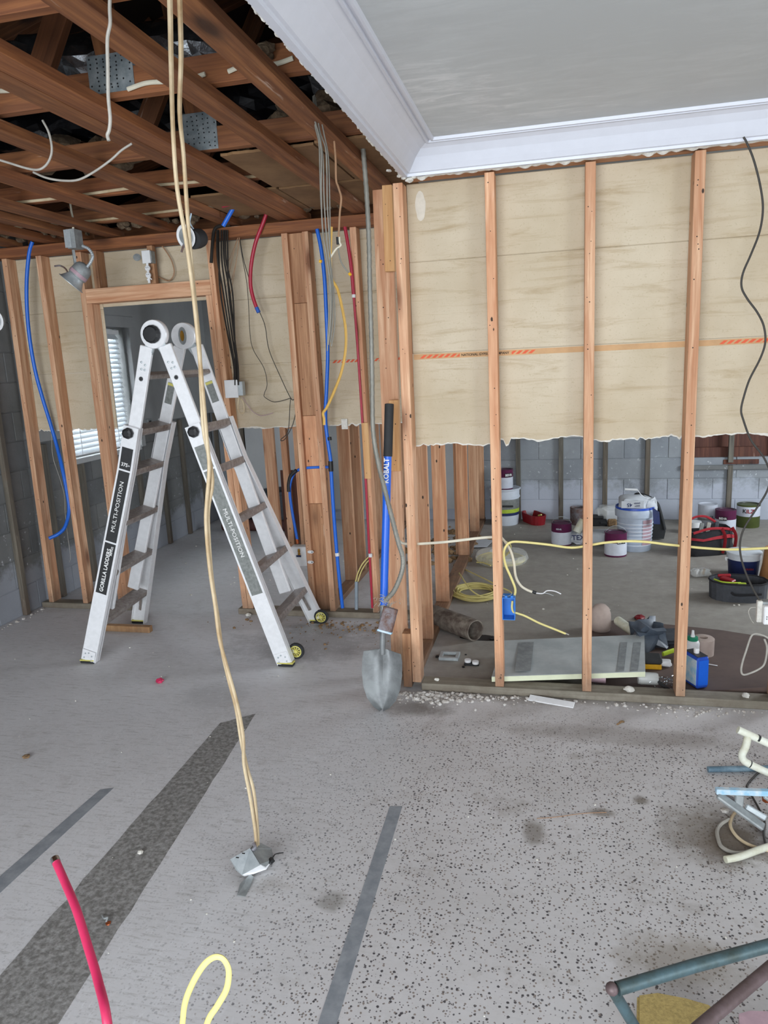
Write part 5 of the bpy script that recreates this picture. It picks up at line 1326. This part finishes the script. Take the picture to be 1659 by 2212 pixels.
for j in range(6): bm.faces.new((R0[0][j], R0[0][j+1], R0[1][j+1], R0[1][j]))
link('label_panel', bm, M['pinkish'], t)
wire('bail_handle', [c+Vector((.15, -.02, .36)), c+Vector((.12, -.03, .42)), c+Vector((.05, -.04, .46)), c+Vector((.01, -.04, .51))], .0025, M['white'], t)
wire('handle_grip', [c+Vector((.01, -.04, .51)), c+Vector((-.09, -.04, .515))], .009, M['white'], t, sm=1)
t2 = thing('joint_compound_bag', 'open white joint compound bag stuffed in the blue rimmed bucket', 'bag', c+Vector((0, 0, .33)))
pillow('bag_body', c+Vector((-.02, -.02, .385)), .115, .10, .075, .05, 'bag', t2, 5, .2)
pillow('bag_body', c+Vector((.10, .0, .36)), .06, .08, .085, .3, 'bag', t2, 9, .3)
box('folded_flap', c.x-.125, c.x+.055, c.y-.145, c.y-.135, .375, .435, M['bag'], t2, .004)
Mt = tmat(c+Vector((-.035, -.1462, .405)), (-1, 0, -.06), (0, 0, -1))
text('lettering', '45', .042, Mt @ Matrix.Translation((.025, 0, 0)), M['navy'], t2, .0004, True)
text('lettering', 'EASY', .018, Mt @ Matrix.Translation((-.035, .011, 0)), M['navy'], t2, .0004, True)
text('lettering', 'SAND', .018, Mt @ Matrix.Translation((-.035, -.011, 0)), M['navy'], t2, .0004, True)
sheet('bag_flap', [c+Vector((.12, -.13, .38)), c+Vector((.175, -.12, .34)), c+Vector((.185, -.11, .235)), c+Vector((.13, -.145, .245))], 'navy', t2, .004)
# black dustpan-like chair back behind
t = thing('black_tool_case', 'black plastic case with a carrying handle behind the bucket', 'case', fl(1420,1150)); 
P = [at(p[0], p[1], Y=6.62) for p in ((1368,1094),(1378,1080),(1415,1082),(1424,1100),(1438,1147),(1434,1164),(1395,1164),(1368,1164))]
bm = bmesh.new(); poly_prism(bm, P, (0, 1, 0), .05); link('case_body', bm, M['rubber'], t)
wire('case_handle', [at(*p, Y=6.62) for p in ((1372,1092),(1372,1070),(1384,1068),(1402,1074),(1418,1086),(1425,1102),(1436,1144))], .014, M['black'], t)
# tool bag
c = fl(1535,1205); t = thing('tool_bag', 'open red and black fabric tool bag behind the fourth stud', 'bag', c+Vector((0, .15, 0)))
Mx = Matrix.Translation(c+Vector((0, .17, 0))) @ Matrix.Rotation(.35, 4, 'Z')
def loft(rows, n=20, pw=.5, Mx=Matrix.Identity(4), cap=True, seed=0, amp=0):
    bm = bmesh.new(); R = []
    for (sx, sy, z, ox) in rows:
        ring = []
        for i in range(n):
            a = 2*math.pi*i/n; ca, sa = math.cos(a), math.sin(a)
            x, y = math.copysign(abs(ca)**pw, ca)*sx+ox, math.copysign(abs(sa)**pw, sa)*sy
            p = Vector((x, y, z)); p += amp*Vector((noise.noise(p*9+Vector((seed, 0, 0))), noise.noise(p*9+Vector((0, seed, 0))), noise.noise(p*9)))
            ring.append(bm.verts.new(Mx @ p))
        R.append(ring)
    for i in range(len(R)-1):
        for j in range(n): bm.faces.new((R[i][j], R[i][(j+1) % n], R[i+1][(j+1) % n], R[i+1][j]))
    if cap: bm.faces.new(R[0][::-1]); bm.faces.new(R[-1])
    return bm
link('bag_body', loft([(.20, .11, 0, 0), (.21, .12, .02, 0), (.205, .12, .10, 0), (.19, .105, .17, 0), (.18, .09, .20, 0), (.165, .075, .19, 0), (.16, .07, .12, 0)], Mx=Mx, seed=2, amp=.03), M['black_fab'], t, smooth=True)
link('red_panel', loft([(.207, .1245, .135, 0), (.199, .117, .158, 0)], Mx=Mx, seed=2, amp=.02, cap=False), M['red_fab'], t, smooth=True)
bm = bmesh.new(); tube(bm, [Mx @ Vector(p) for p in ((-.17, -.09, .19), (-.05, -.1, .22), (.08, -.1, .215), (.18, -.08, .19))], .011, 8, rb=.006); link('opening_rim', bm, M['red_fab'], t, smooth=True)
bm = bmesh.new(); tube(bm, [Mx @ Vector(p) for p in ((-.16, .08, .19), (-.08, .09, .27), (.02, .09, .28), (.10, .09, .24), (.16, .08, .19))], .010, 8, rb=.006); link('opening_rim', bm, M['red_fab'], t, smooth=True)
for x in (.06, .15): wire('strap', [Mx @ Vector(p) for p in ((x, -.10, .22), (x+.015, -.13, .16), (x+.01, -.135, .08), (x, -.125, .02))], .014, M['red_fab'], t, rb=.003)
bm = loft([(.16, .075, .165, 0), (.15, .065, .17, 0)], Mx=Mx); link('bag_lining', bm, M['grey_fab'], t)
for i, (dx, m_) in enumerate(((-.08, 'grey_label'), (-.02, 'pale_wire'), (.05, 'grey_fab'))):
    beam('packed_tool', Mx @ Vector((dx, -.02, .12)), Mx @ Vector((dx+.05, .03, .24)), .03, .02, M[m_], t, bev=.004)
p = Mx @ Vector((.20, -.06, .13)); 
t = thing('plastic_cup', 'small white cup printed with letters behind the fourth stud', 'cup', fl(1498,1150)); c = fl(1498,1152)
bm = bmesh.new(); lathe(bm, [(.06, 0), (.065, .11), (.06, .11)], 20, Matrix.Translation(c)); link('cup_body', bm, M['white'], t, smooth=True)
# hardware bag
c = fl(1515,1248); t = thing('hardware_bag', 'small clear bag of hardware on the back room floor', 'bag', c)
pillow('bag_body', c+Vector((0, .03, .032)), .065, .04, .03, .2, 'film', t, 4)
for i in range(5): beam('hardware', c+Vector((-.03+.015*i, .02, .02)), c+Vector((-.015+.014*i, .03+.004*i, .055)), .014, .008, M[('white', 'black', 'chrome', 'brass', 'steel')[i]], t, bev=.001)
# open dark case
a = fl(1548,1300); b = fl(1660,1308); t = thing('tool_case', 'open charcoal soft case with red and lime tools in it', 'case', (a+b)/2)
cc = (a+b)/2+Vector((0, .13, 0)); Mx = Matrix.Translation(cc) @ Matrix.Rotation(-.06, 4, 'Z')
link('case_body', shell(.36, .24, .12, .97, .012, Mx), M['grey_fab'], t)
bm = bmesh.new(); tube(bm, [Mx @ Vector((x, y, .122)) for x, y in stad(.36, .24, 6)], .006, 6, sm=1, closed=True); link('case_zip', bm, M['black_fab'], t, smooth=True)
beam('red_grip', Mx @ Vector((-.10, .03, .12)), Mx @ Vector((-.03, -.03, .11)), .05, .03, M['red'], t, bev=.006)
beam('red_grip', Mx @ Vector((-.12, .05, .13)), Mx @ Vector((-.04, .05, .135)), .02, .02, M['red_fab'], t, bev=.004)
wire('lime_trim', [Mx @ Vector(p) for p in ((-.15, -.02, .125), (-.11, -.08, .126), (-.05, -.095, .127), (0, -.09, .128))], .006, M['lime'], t)
beam('lime_tab', Mx @ Vector((-.02, -.10, .125)), Mx @ Vector((.03, -.10, .125)), .02, .012, M['lime'], t, side=(0, 1, 0))
wire('case_strap', [Mx @ Vector(p) for p in ((-.06, -.122, .07), (-.03, -.13, .055), (.06, -.13, .06), (.12, -.122, .065))], .008, M['black_fab'], t, rb=.004)
# navy bucket with lid
c = fl(1612,1250); c.y += .10; t = thing('navy_bucket', 'small navy labelled bucket with dirty white lid', 'bucket', c); Mx = Matrix.Translation(c)
bm = bmesh.new(); lathe(bm, [(.095, 0), (.098, .004), (.108, .135), (.112, .14)], 32, Mx); link('bucket_body', bm, M['navy'], t, smooth=True)
bm = bmesh.new(); lathe(bm, [(.1085, .125), (.114, .128), (.115, .165), (.120, .168), (.120, .178), (.105, .182), (0, .182)], 32, Mx); link('lid', bm, M['bag'], t, smooth=True)
wire('handle_lug', [c+Vector((-.112, -.02, .13)), c+Vector((-.127, -.03, .135)), c+Vector((-.125, -.04, .115))], .006, M['white'], t)
text('lettering', 'TOUGH', .018, tmat(c+Vector((.01, -.1075, .07)), (1, 0, 0), (0, 0, 1)), M['red'], t, .002, True)
c = fl(1684,1262); c.y += .08
bm = bmesh.new(); lathe(bm, [(.115, 0), (.095, .12), (.085, .24), (.08, .24), (.09, .1), (.1, .01), (0, .01)], 24, Matrix.Translation(c)); o = link('cardboard_tube', bm, M['card'], None, smooth=True); tag(o, 'brown cardboard bucket cut by the right photo edge', 'box')
# coils of yellow cable
def coil(name, label, cx, cy, r0, r1, turns, mat, film=False, extra=()):
    t = thing(name, label, 'cable', (cx, cy, 0))
    random.seed(turns)
    for k in range(turns):
        r = r0+(r1-r0)*((k*.618) % 1); ox, oy = R(-.012, .012), R(-.012, .012); z = .006+.0085*(k//3)+.002*R(0, 1)
        wire('loop', [(cx+ox+r*math.cos(a), cy+oy+r*math.sin(a), z+.004*math.sin(3*a+k)) for a in [2*math.pi*i/14 for i in range(14)]], .0052, M[mat], t, closed=True, sm=3, n=7)
    for e in extra: wire('loose_end', e, .005, M[mat], t)
    if film:
        bm = bmesh.new(); rings = [(r0*.75, .01), (r0*.7, .07), (r0, .085), (r1*1.02, .07), (r1*1.08, .03), (r1*1.0, .002)]
        lathe(bm, rings, 22, Matrix.Translation((cx, cy, 0)))
        for v in bm.verts: v.co += Vector((0, 0, 1))*(.008*noise.noise(v.co*20)) if v.co.z > .01 else Vector()
        link('shrink_film', bm, M['film'], t)
    return t
c = fl(1028,1284); coil('cable_coil', 'loose coil of yellow cable on the floor behind the second stud', c.x, c.y, .12, .185, 11, 'romex_y', extra=[[fl(1000,1228), fl(1040,1247,.03), fl(1075,1265,.05), fl(1105,1282,.03), fl(1068,1295,.02)], [fl(992,1238,.10), fl(1003,1255,.1), fl(1018,1275,.08), fl(1040,1288,.05), fl(1070,1291,.03)], [fl(966,1257), fl(975,1266,.02), fl(988,1270,.03), fl(1010,1268,.03)]])
c = fl(1084,1212); coil('cable_coil', 'film wrapped coil of yellow cable farther back on the floor', c.x, c.y, .10, .20, 9, 'romex_y', True, extra=[[fl(1030,1215,.02), fl(1045,1216,.05), fl(1060,1222,.05)], [fl(1085,1165,.25), fl(1103,1178,.2), fl(1098,1195,.12), fl(1085,1205,.06)]])
# stained pipe, ring, outlet
a, b = fl(925,1325,.065), fl(1027,1362,.065)
bm = bmesh.new(); d = (b-a).normalized(); Mx = frame(a, b, (0, 0, 1)); L = (b-a).length
lathe(bm, [(.064, 0), (.066, L*.3), (.065, L), (.058, L), (.056, 0)], 28, Mx, closed=True)
for v in bm.verts: v.co += Vector((noise.noise(v.co*25), 0, noise.noise(v.co*25+Vector((9, 0, 0)))))*.003
o = link('drain_pipe', bm, M['stain_pipe'], None, smooth=True); tag(o, 'dirty rusted drain pipe section lying behind the corner studs', 'pipe')
c = fl(971,1420); t = thing('mud_ring', 'square galvanised box ring on the floor behind the sill', 'box', c)
bm = bmesh.new()
for (x0, x1, y0, y1) in ((-.055, .055, -.05, -.03), (-.055, .055, .03, .05), (-.055, -.035, -.03, .03), (.035, .055, -.03, .03)): bx(bm, c.x+x0, c.x+x1, c.y+y0, c.y+y1, 0, .018, bev=.002)
link('ring', bm, M['steel'], t)
c = fl(1019,1436); t = thing('old_receptacle', 'white duplex outlet lying loose on the back room floor', 'outlet', c)
bm = bmesh.new()
for dx in (-.022, .022): lathe(bm, [(.018, .012), (.018, .026), (0, .027)], 16, Matrix.Translation((c.x+dx, c.y-dx*.4, 0)))
link('receptacle', bm, M['white'], t); box('back_body', c.x-.04, c.x+.04, c.y-.018, c.y+.018, 0, .013, M['black'], t, .002)
for i, (px, py, s) in enumerate(((945,1420,.016), (1001,1442,.012), (1063,1380,.02), (1006,1415,.008))):
    litter('dark_scrap', ('dark bent scrap left of the galvanised ring', 'black crumb beside the loose outlet', 'soot black lump near the drain pipe mouth', 'small dark hook beyond the galvanised ring')[i], 'scrap', px, py, 'black', s, i+30, 1)
decal('black_patch', blob(fl(1030,1378).x, fl(1030,1378).y, .12, .05, 4.4), M['black'], .0008)  # flat black patch on the floor near the drain pipe mouth
# foam board
t = thing('foam_board', 'grey faced foam board with pale edge lying behind the sill', 'board', at(1240,1440,Z=.06))
P = [at(1062,1462,Z=.075), at(1394,1451,Z=.085), at(1392,1371,Z=.085), at(1088,1384,Z=.085)]
bm = bmesh.new(); poly_prism(bm, [p-Vector((0, 0, .001)) for p in P], (0, 0, -1), .026); link('foam_core', bm, M['foamside'], t)
fc = [P[0], P[1], P[2], P[3]]; bm = bmesh.new(); poly_prism(bm, fc, (0, 0, 1), .0015); face = link('facer', bm, M['foil_face'], t)
for (x0, x1, m_) in ((1108,1150,'grey_label'), (1328,1352,'grey_label'), (1357,1382,'grey_label')):
    q = [at(x0+4,1450,Z=.0872), at(x1-4,1449,Z=.0872), at(x1+3,1387,Z=.0872), at(x0+12,1388,Z=.0872)]
    bm = bmesh.new(); poly_prism(bm, q, (0, 0, 1), .0006); link('printed_block', bm, M['steel_dull'], face)
# rosin paper
P = [fl(1262,1352), fl(1330,1340), fl(1459,1352), fl(1560,1362), fl(1700,1385), fl(1720,1502), fl(1560,1492), fl(1420,1486), fl(1262,1476)]
P2 = []
for i in range(len(P)):
    for k in range(4): q = P[i].lerp(P[(i+1) % len(P)], k/4); P2.append(q+Vector((0, .012*noise.noise(q*5), 0)))
bm = bmesh.new(); poly_prism(bm, [(p.x, max(p.y, 3.53), .001) for p in P2], (0, 0, 1), .0015); o = link('floor_paper', bm, M['rosin'], None); tag(o, 'dark reddish protective paper spread behind the right sill', 'paper')
a, b = fl(1500,1497), fl(1690,1490)
bm = bmesh.new(); tube(bm, [(a.x, 3.56, .01), ((a.x+b.x)/2, 3.565, .02), (b.x, 3.58, .035)], .016, 12, sm=4, rfun=lambda u: .35+.9*u); o = link('paper_roll_edge', bm, M['rosin'], None, smooth=True); tag(o, 'curled up paper edge along the sill at the right', 'paper')
# beside the paper: containers and tools
def at_(px, py, z=.003): return at(px, py, Z=z)
c = at_(1298,1366); c.y += .05; bm = bmesh.new(); lathe(bm, [(.055, 0), (.062, .02), (.060, .10), (.05, .135), (.03, .155), (0, .16)], 24, Matrix.Translation(c)); o = link('domed_tub', bm, M['paper_roll'], None, smooth=True); tag(o, 'dusty beige domed tub behind the foam board', 'tub')
o = wire('white_tube', [at_(1335,1341,.06), at_(1372,1368,.05)], .028, M['pvc'], n=18, sm=1); tag(o, 'off white tube leaning behind the foam board', 'tube')
o = wire('orange_tube', [at_(1362,1364,.04)+Vector((0, -.03, 0)), at_(1386,1374,.03)], .024, M['copper'], n=16, sm=1); tag(o, 'orange brown tube end against the grey plastic bag', 'tube')
c = at_(1400,1400); o = pillow('plastic_bag', c+Vector((0, .04, .055)), .09, .08, .075, .3, 'tarp', None, 6, .7); tag(o, 'crumpled grey blue plastic bag at the foam board corner', 'bag')
c = at_(1440,1395); o = pillow('grey_sheet', c+Vector((0, .06, .025)), .14, .09, .026, 0, 'grey_fab', None, 12, .5); tag(o, 'dark grey cloth heap left of the fourth stud', 'cloth')
o = litter('red_scrap', 'small red scrap on the back room floor', 'scrap', 1382, 1337, 'red', .03, 8, 2)
c = at_(1412,1447); t = thing('tape_measure_case', 'black and yellow tool box at the foam board corner', 'tool', c)
box('yellow_base', c.x-.06, c.x+.04, c.y, c.y+.08, .003, .03, M['yellow'], t, .004); box('black_top', c.x-.06, c.x+.042, c.y, c.y+.085, .0305, .065, M['rubber'], t, .008)
o = wire('utility_knife', [at_(1432,1413,.03), at_(1455,1405,.035)], .014, M['lime'], sm=1, n=8, rb=.008); tag(o, 'yellow green utility knife left of the fourth stud', 'tool')
c = at_(1402,1484); c.y = max(c.y, 3.58); t = thing('glass_jar', 'clear jar spilling screws behind the sill', 'jar', c)
bm = bmesh.new(); Mj = frame(c+Vector((-.05, .03, .032)), c+Vector((.06, .03, .030)), (0, 0, 1)); lathe(bm, [(.03, 0), (.032, .01), (.032, .085), (.028, .095), (.026, .09), (.029, .01)], 20, Mj); link('jar_body', bm, M['film'], t, smooth=True)
bm = bmesh.new(); random.seed(9)
for i in range(70):
    q = c+Vector((R(.0, .13), R(-.0, .09), R(.006, .03))); d = Vector((R(-1, 1), R(-1, 1), R(-.2, .3)))*.014; tube(bm, [q, q+d], .0022, 5, sm=1)
o = link('loose_screws', bm, M['chrome'], None); tag(o, 'heap of small shiny screws beside the jar', 'screws', kind='stuff')
o = wire('pliers', [at_(1418,1466,.03), at_(1428,1478,.03), at_(1445,1490,.02)], .008, M['rubber'], sm=3); tag(o, 'black handled pliers lying by the jar', 'tool')
c = at_(1438,1443); o = pillow('plastic_piece', c+Vector((0, .02, .02)), .03, .022, .018, 0, 'white', None, 2, .2); tag(o, 'small white plastic cap left of the fourth stud', 'cap')
c = at_(1290,1475); c.y = max(c.y, 3.60); t = thing('paper_cup', 'pinkish cup lying on its side under the foam board', 'cup', c)
bm = bmesh.new(); Mj = frame(c+Vector((-.05, .0, .026)), c+Vector((.05, .0, .026)), (0, 0, 1)); lathe(bm, [(.022, 0), (.026, .09), (.023, .09), (.019, .005), (0, .005)], 20, Mj); link('cup_body', bm, M['pinkish'], t, smooth=True)
# blue solvent can
c = at_(1505,1487); c.y = max(c.y, 3.575); t = thing('solvent_can', 'blue rectangular solvent can with white cap beside the fourth stud', 'can', c)
Mx = Matrix.Translation(c+Vector((0, .045, 0))) @ Matrix.Rotation(.45, 4, 'Z')
bm = bmesh.new(); bx(bm, -.032, .032, -.058, .058, .002, .165, bev=.008); 
link('can_body', bm, M['bucket_rim'], t, Mx)
bm = bmesh.new(); bx(bm, -.027, .027, -.0595, -.0582, .02, .15); link('front_label', bm, M['handle_blue'], t, Mx)
bm = bmesh.new(); bx(bm, -.0335, -.0322, -.05, .045, .02, .15); link('side_label', bm, M['paint_blue'], t, Mx)
bm = bmesh.new(); bx(bm, -.028, .028, -.053, .053, .1655, .168, bev=.001); link('can_top', bm, M['can_lid'], t, Mx)
bm = bmesh.new(); lathe(bm, [(.013, .168), (.014, .188), (.012, .192), (0, .192)], 16, Mx); link('screw_cap', bm, M['white'], t, smooth=True)
c = at_(1499,1430); c.y += .06; t = thing('glue_bottle', 'white bottle with green collar behind the blue can', 'bottle', c)
bm = bmesh.new(); lathe(bm, [(.034, 0), (.036, .01), (.036, .085), (.028, .10), (.024, .102)], 24, Matrix.Translation(c)); link('bottle_body', bm, M['white'], t, smooth=True)
bm = bmesh.new(); lathe(bm, [(.027, .10), (.027, .118), (.02, .12)], 24, Matrix.Translation(c)); link('collar', bm, M['green_pl'], t, smooth=True)
bm = bmesh.new(); lathe(bm, [(.012, .119), (.008, .135), (.006, .155), (0, .156)], 16, Matrix.Translation(c)); link('nozzle', bm, M['white'], t, smooth=True)
c = at_(1522,1420); c.y += .05; bm = bmesh.new(); lathe(bm, [(.022, 0), (.055, 0), (.056, .09), (.05, .095), (.022, .095)], 30, Matrix.Translation(c), closed=True); o = link('paper_tape_roll', bm, M['paper_roll'], None, smooth=True); tag(o, 'beige roll of joint tape behind the blue can', 'roll')
o = wire('plastic_straw', [at_(1527,1434,.006), at_(1550,1438,.006)], .003, M['white'], sm=1); tag(o, 'thin white stick right of the blue can', 'stick')
p = fl(1050,1160); a, b = fl(985,1188), fl(1055,1175)
bm = bmesh.new(); poly_prism(bm, [(a.x, a.y, .02), (b.x, b.y-.15, .01), (b.x+.05, b.y+.15, .01), (a.x+.1, a.y+.35, .03)], (0, 0, 1), .004); o = link('paper_sheet', bm, M['bag'], None); tag(o, 'greyish printed sheet on the floor behind the second stud', 'paper')

# ================================================================ LEFT BACK ROOM
a, b = at(484,1144,Y=6.88), at(660,1150,Y=6.88); a.z = b.z = .058
o = wire('clay_pipe', [a, b], .057, M['red_pipe'], sm=1, n=28); tag(o, 'dark red brown pipe lying across the far left room floor', 'pipe')
c = at(600,1120,Y=7.18); c.z = 0; t = thing('trash_can', 'dark plastic bin behind the framing in the far left room', 'bin', c)
bm = bmesh.new(); lathe(bm, [(.13, 0), (.17, .34), (.185, .345), (.185, .37), (.17, .375), (.165, .35), (.12, .01), (0, .01)], 28, Matrix.Translation(c)); link('bin_body', bm, M['grey_fab'], t, smooth=True)
wire('bin_handle', [c+Vector((-.17, -.08, .33)), c+Vector((-.1, -.17, .30)), c+Vector((.0, -.2, .32))], .006, M['black'], t)
t = thing('pale_cylinder', 'pale cylinder lying behind the red brown pipe', 'cylinder', at(556,1128,Y=7.25))
a, b = at(528,1116,Y=7.27), at(556,1116,Y=7.27); a.z = b.z = .18
wire('cylinder_body', [a, b], .06, M['paper_roll'], t, sm=1, n=20); wire('support_block', [Vector((a.x+.02, 7.27, 0)), Vector((a.x+.02, 7.27, .12))], .05, M['black'], t, sm=1)
box('support_base', a.x-.02, b.x+.01, 7.22, 7.33, 0, .125, M['black'], t, .004)

# ================================================================ JUNK PILE AND CHAIR FRAME AT THE RIGHT EDGE
t = thing('pvc_pipe_frame', 'bent white plastic pipe frame jutting in from the right edge', 'pipe', at(1640,1640,Z=0))
Y0_ = 2.70
wire('pipe', [at(1594,1576,Y=Y0_), at(1760,1652,Y=Y0_)], .0135, M['pvc'], t, sm=1, n=16)
wire('pipe', [at(1616,1588,Y=Y0_), at(1611,1612,Y=Y0_), at(1603,1630,Y=Y0_), at(1607,1643,Y=Y0_), at(1622,1652,Y=Y0_), at(1660,1670,Y=Y0_), at(1760,1718,Y=Y0_)], .0135, M['pvc'], t, sm=4, n=16)
wire('joint_ring', [at(1636,1594,Y=Y0_), at(1640,1596,Y=Y0_)], .0142, M['black'], t, sm=1, n=16)
wire('joint_ring', [at(1619,1650,Y=Y0_), at(1621,1651,Y=Y0_)], .0142, M['black'], t, sm=1, n=16)
wire('support_leg', [at(1745,1711,Y=Y0_), Vector((at(1745,1711,Y=Y0_).x, Y0_, .0))], .0135, M['pvc'], t, sm=1, n=16)
o = wire('metal_pipe', [at(1529,1662,Z=.012), at(1790,1657,Z=.012)], .0115, M['metal_blue'], sm=1, n=14); tag(o, 'blue grey metal pipe lying at the right edge', 'pipe')
t = thing('scrap_frame', 'chipped light blue bar on a dusty grey bracket at the right', 'frame', at(1620,1760,Z=0))
a, b = at(1546,1708,Z=.11), at(1760,1716,Z=.11); beam('blue_bar', a, b, .02, .02, M['paint_blue'], t, side=(0, 0, 1))
beam('grey_leg', at(1550,1716,Z=.10), at(1650,1788,Z=.012), .034, .014, M['steel_dull'], t, side=(.7, .7, 0), bev=.004)
beam('grey_leg', at(1598,1716,Z=.10), at(1594,1748,Z=.05), .03, .016, M['steel_dull'], t, side=(1, 0, 0), bev=.004)
beam('grey_leg', at(1610,1742,Z=.06), at(1655,1768,Z=.03), .022, .014, M['steel'], t, side=(1, 0, 0), bev=.004)
beam('grey_leg', at(1650,1716,Z=.10), at(1760,1790,Z=.012), .03, .014, M['steel_dull'], t, side=(.7, .7, 0), bev=.004)
beam('rust_lip', at(1546,1712,Z=.085), at(1585,1727,Z=.07), .008, .02, M['rust'], t, side=(0, 0, 1))
bm = bmesh.new(); lathe(bm, [(.015, 0), (.017, .03), (.01, .035)], 14, Matrix.Translation(at(1656,1730,Z=.05))); link('cap_nut', bm, M['copper'], t, smooth=True)
o = wire('cream_pipe', [at(1567,1857,Z=.013), at(1600,1850,Z=.013), at(1650,1832,Z=.013), at(1700,1818,Z=.013)], .0115, M['pvc'], n=14, sm=4); tag(o, 'cream plastic pipe end on the floor at the right', 'pipe')
for nm, lab, pts, r, m_ in (('old_cable', 'tan old cable curving out of the junk pile', ((1590,1752),(1580,1768),(1578,1785),(1590,1805),(1612,1822),(1645,1834),(1700,1845)), .0055, 'romex_t'),
                     ('old_cable', 'dusty grey cable hugging the rust stain', ((1575,1770),(1558,1780),(1549,1795),(1552,1815),(1560,1830),(1585,1842),(1620,1841),(1650,1838)), .0065, 'pale_wire'),
                     ('thin_cable', 'black cord winding through the junk pile', ((1700,1650),(1648,1664),(1625,1682),(1614,1697),(1616,1705),(1628,1726),(1642,1752),(1652,1775),(1650,1800),(1654,1822),(1664,1836)), .004, 'wire_dark')):
    o = wire(nm, [at(p[0], p[1], Z=.007) for p in pts], r, M[m_]); tag(o, lab, 'cable')
litter('stone', 'small pale stone cluster left of the junk pile', 'stone', 1566, 1754, 'debris', .016, 44, 2)
litter('nut', 'brown round knob by the scrap bracket', 'knob', 1640, 1789, 'rust', .012, 45, 2)
t = thing('metal_chair_frame', 'teal and brown tubular metal frame in the bottom right corner', 'frame', at(1500,2150,Z=0))
c0 = at(1322,2136,Z=.40)
wire('teal_tube', [at(1800,2000,Z=.40), at(1659,2043,Z=.40), at(1500,2086,Z=.40), c0+Vector((.01, .002, 0))], .0132, M['teal'], t, n=18, sm=1)
te = at(1800,2000,Z=.40); wire('teal_leg', [te, Vector((te.x+.02, te.y+.03, 0))], .0115, M['teal'], t, n=18, sm=1)
q = at(1400,2265,Z=.22); q2 = q+(q-c0)*.0; ft = c0+(q-c0)*(.40/(.40-.22)); ft.z = .0
wire('teal_leg', [c0, ft], .0115, M['teal'], t, n=18, sm=1)
bm = bmesh.new(); vs = bmesh.ops.create_icosphere(bm, subdivisions=2, radius=.0134)['verts']
for v in vs: v.co += c0
link('corner_weld', bm, M['bronze'], t, smooth=True)
a, b = at(1700,2060,Z=.30), at(1520,2212,Z=.30); d = (b-a); e = b+d*.45
wire('brown_tube', [a, b, e], .0135, M['bronze'], t, n=18, sm=1); wire('brown_leg', [e, Vector((e.x-.02, e.y-.04, 0))], .0135, M['bronze'], t, n=18, sm=1)
wire('brown_leg', [a, Vector((a.x+.04, a.y+.05, 0))], .0135, M['bronze'], t, n=18, sm=1)
P = [at(1376,2146,Z=.05), at(1420,2145,Z=.05), at(1480,2152,Z=.05), at(1535,2168,Z=.05), at(1548,2185,Z=.05), at(1510,2300,Z=.05), at(1376,2300,Z=.05)]
bm = bmesh.new(); poly_prism(bm, P, (0, 0, -1), .049)
bmesh.ops.bevel(bm, geom=bm.edges[:], offset=.006, segments=2, affect='EDGES'); o = link('foam_pad', bm, M['sponge'], None); tag(o, 'worn yellow foam pad under the teal metal frame', 'foam')
P = [at(1596,2190,Z=.12), at(1620,2183,Z=.12), at(1720,2187,Z=.12), at(1720,2300,Z=.12), at(1600,2260,Z=.12)]
bm = bmesh.new(); poly_prism(bm, P, (0, 0, -1), .118); o = link('pink_crate', bm, M['pinkish'], None); tag(o, 'faded pink plastic corner at the bottom right', 'box')
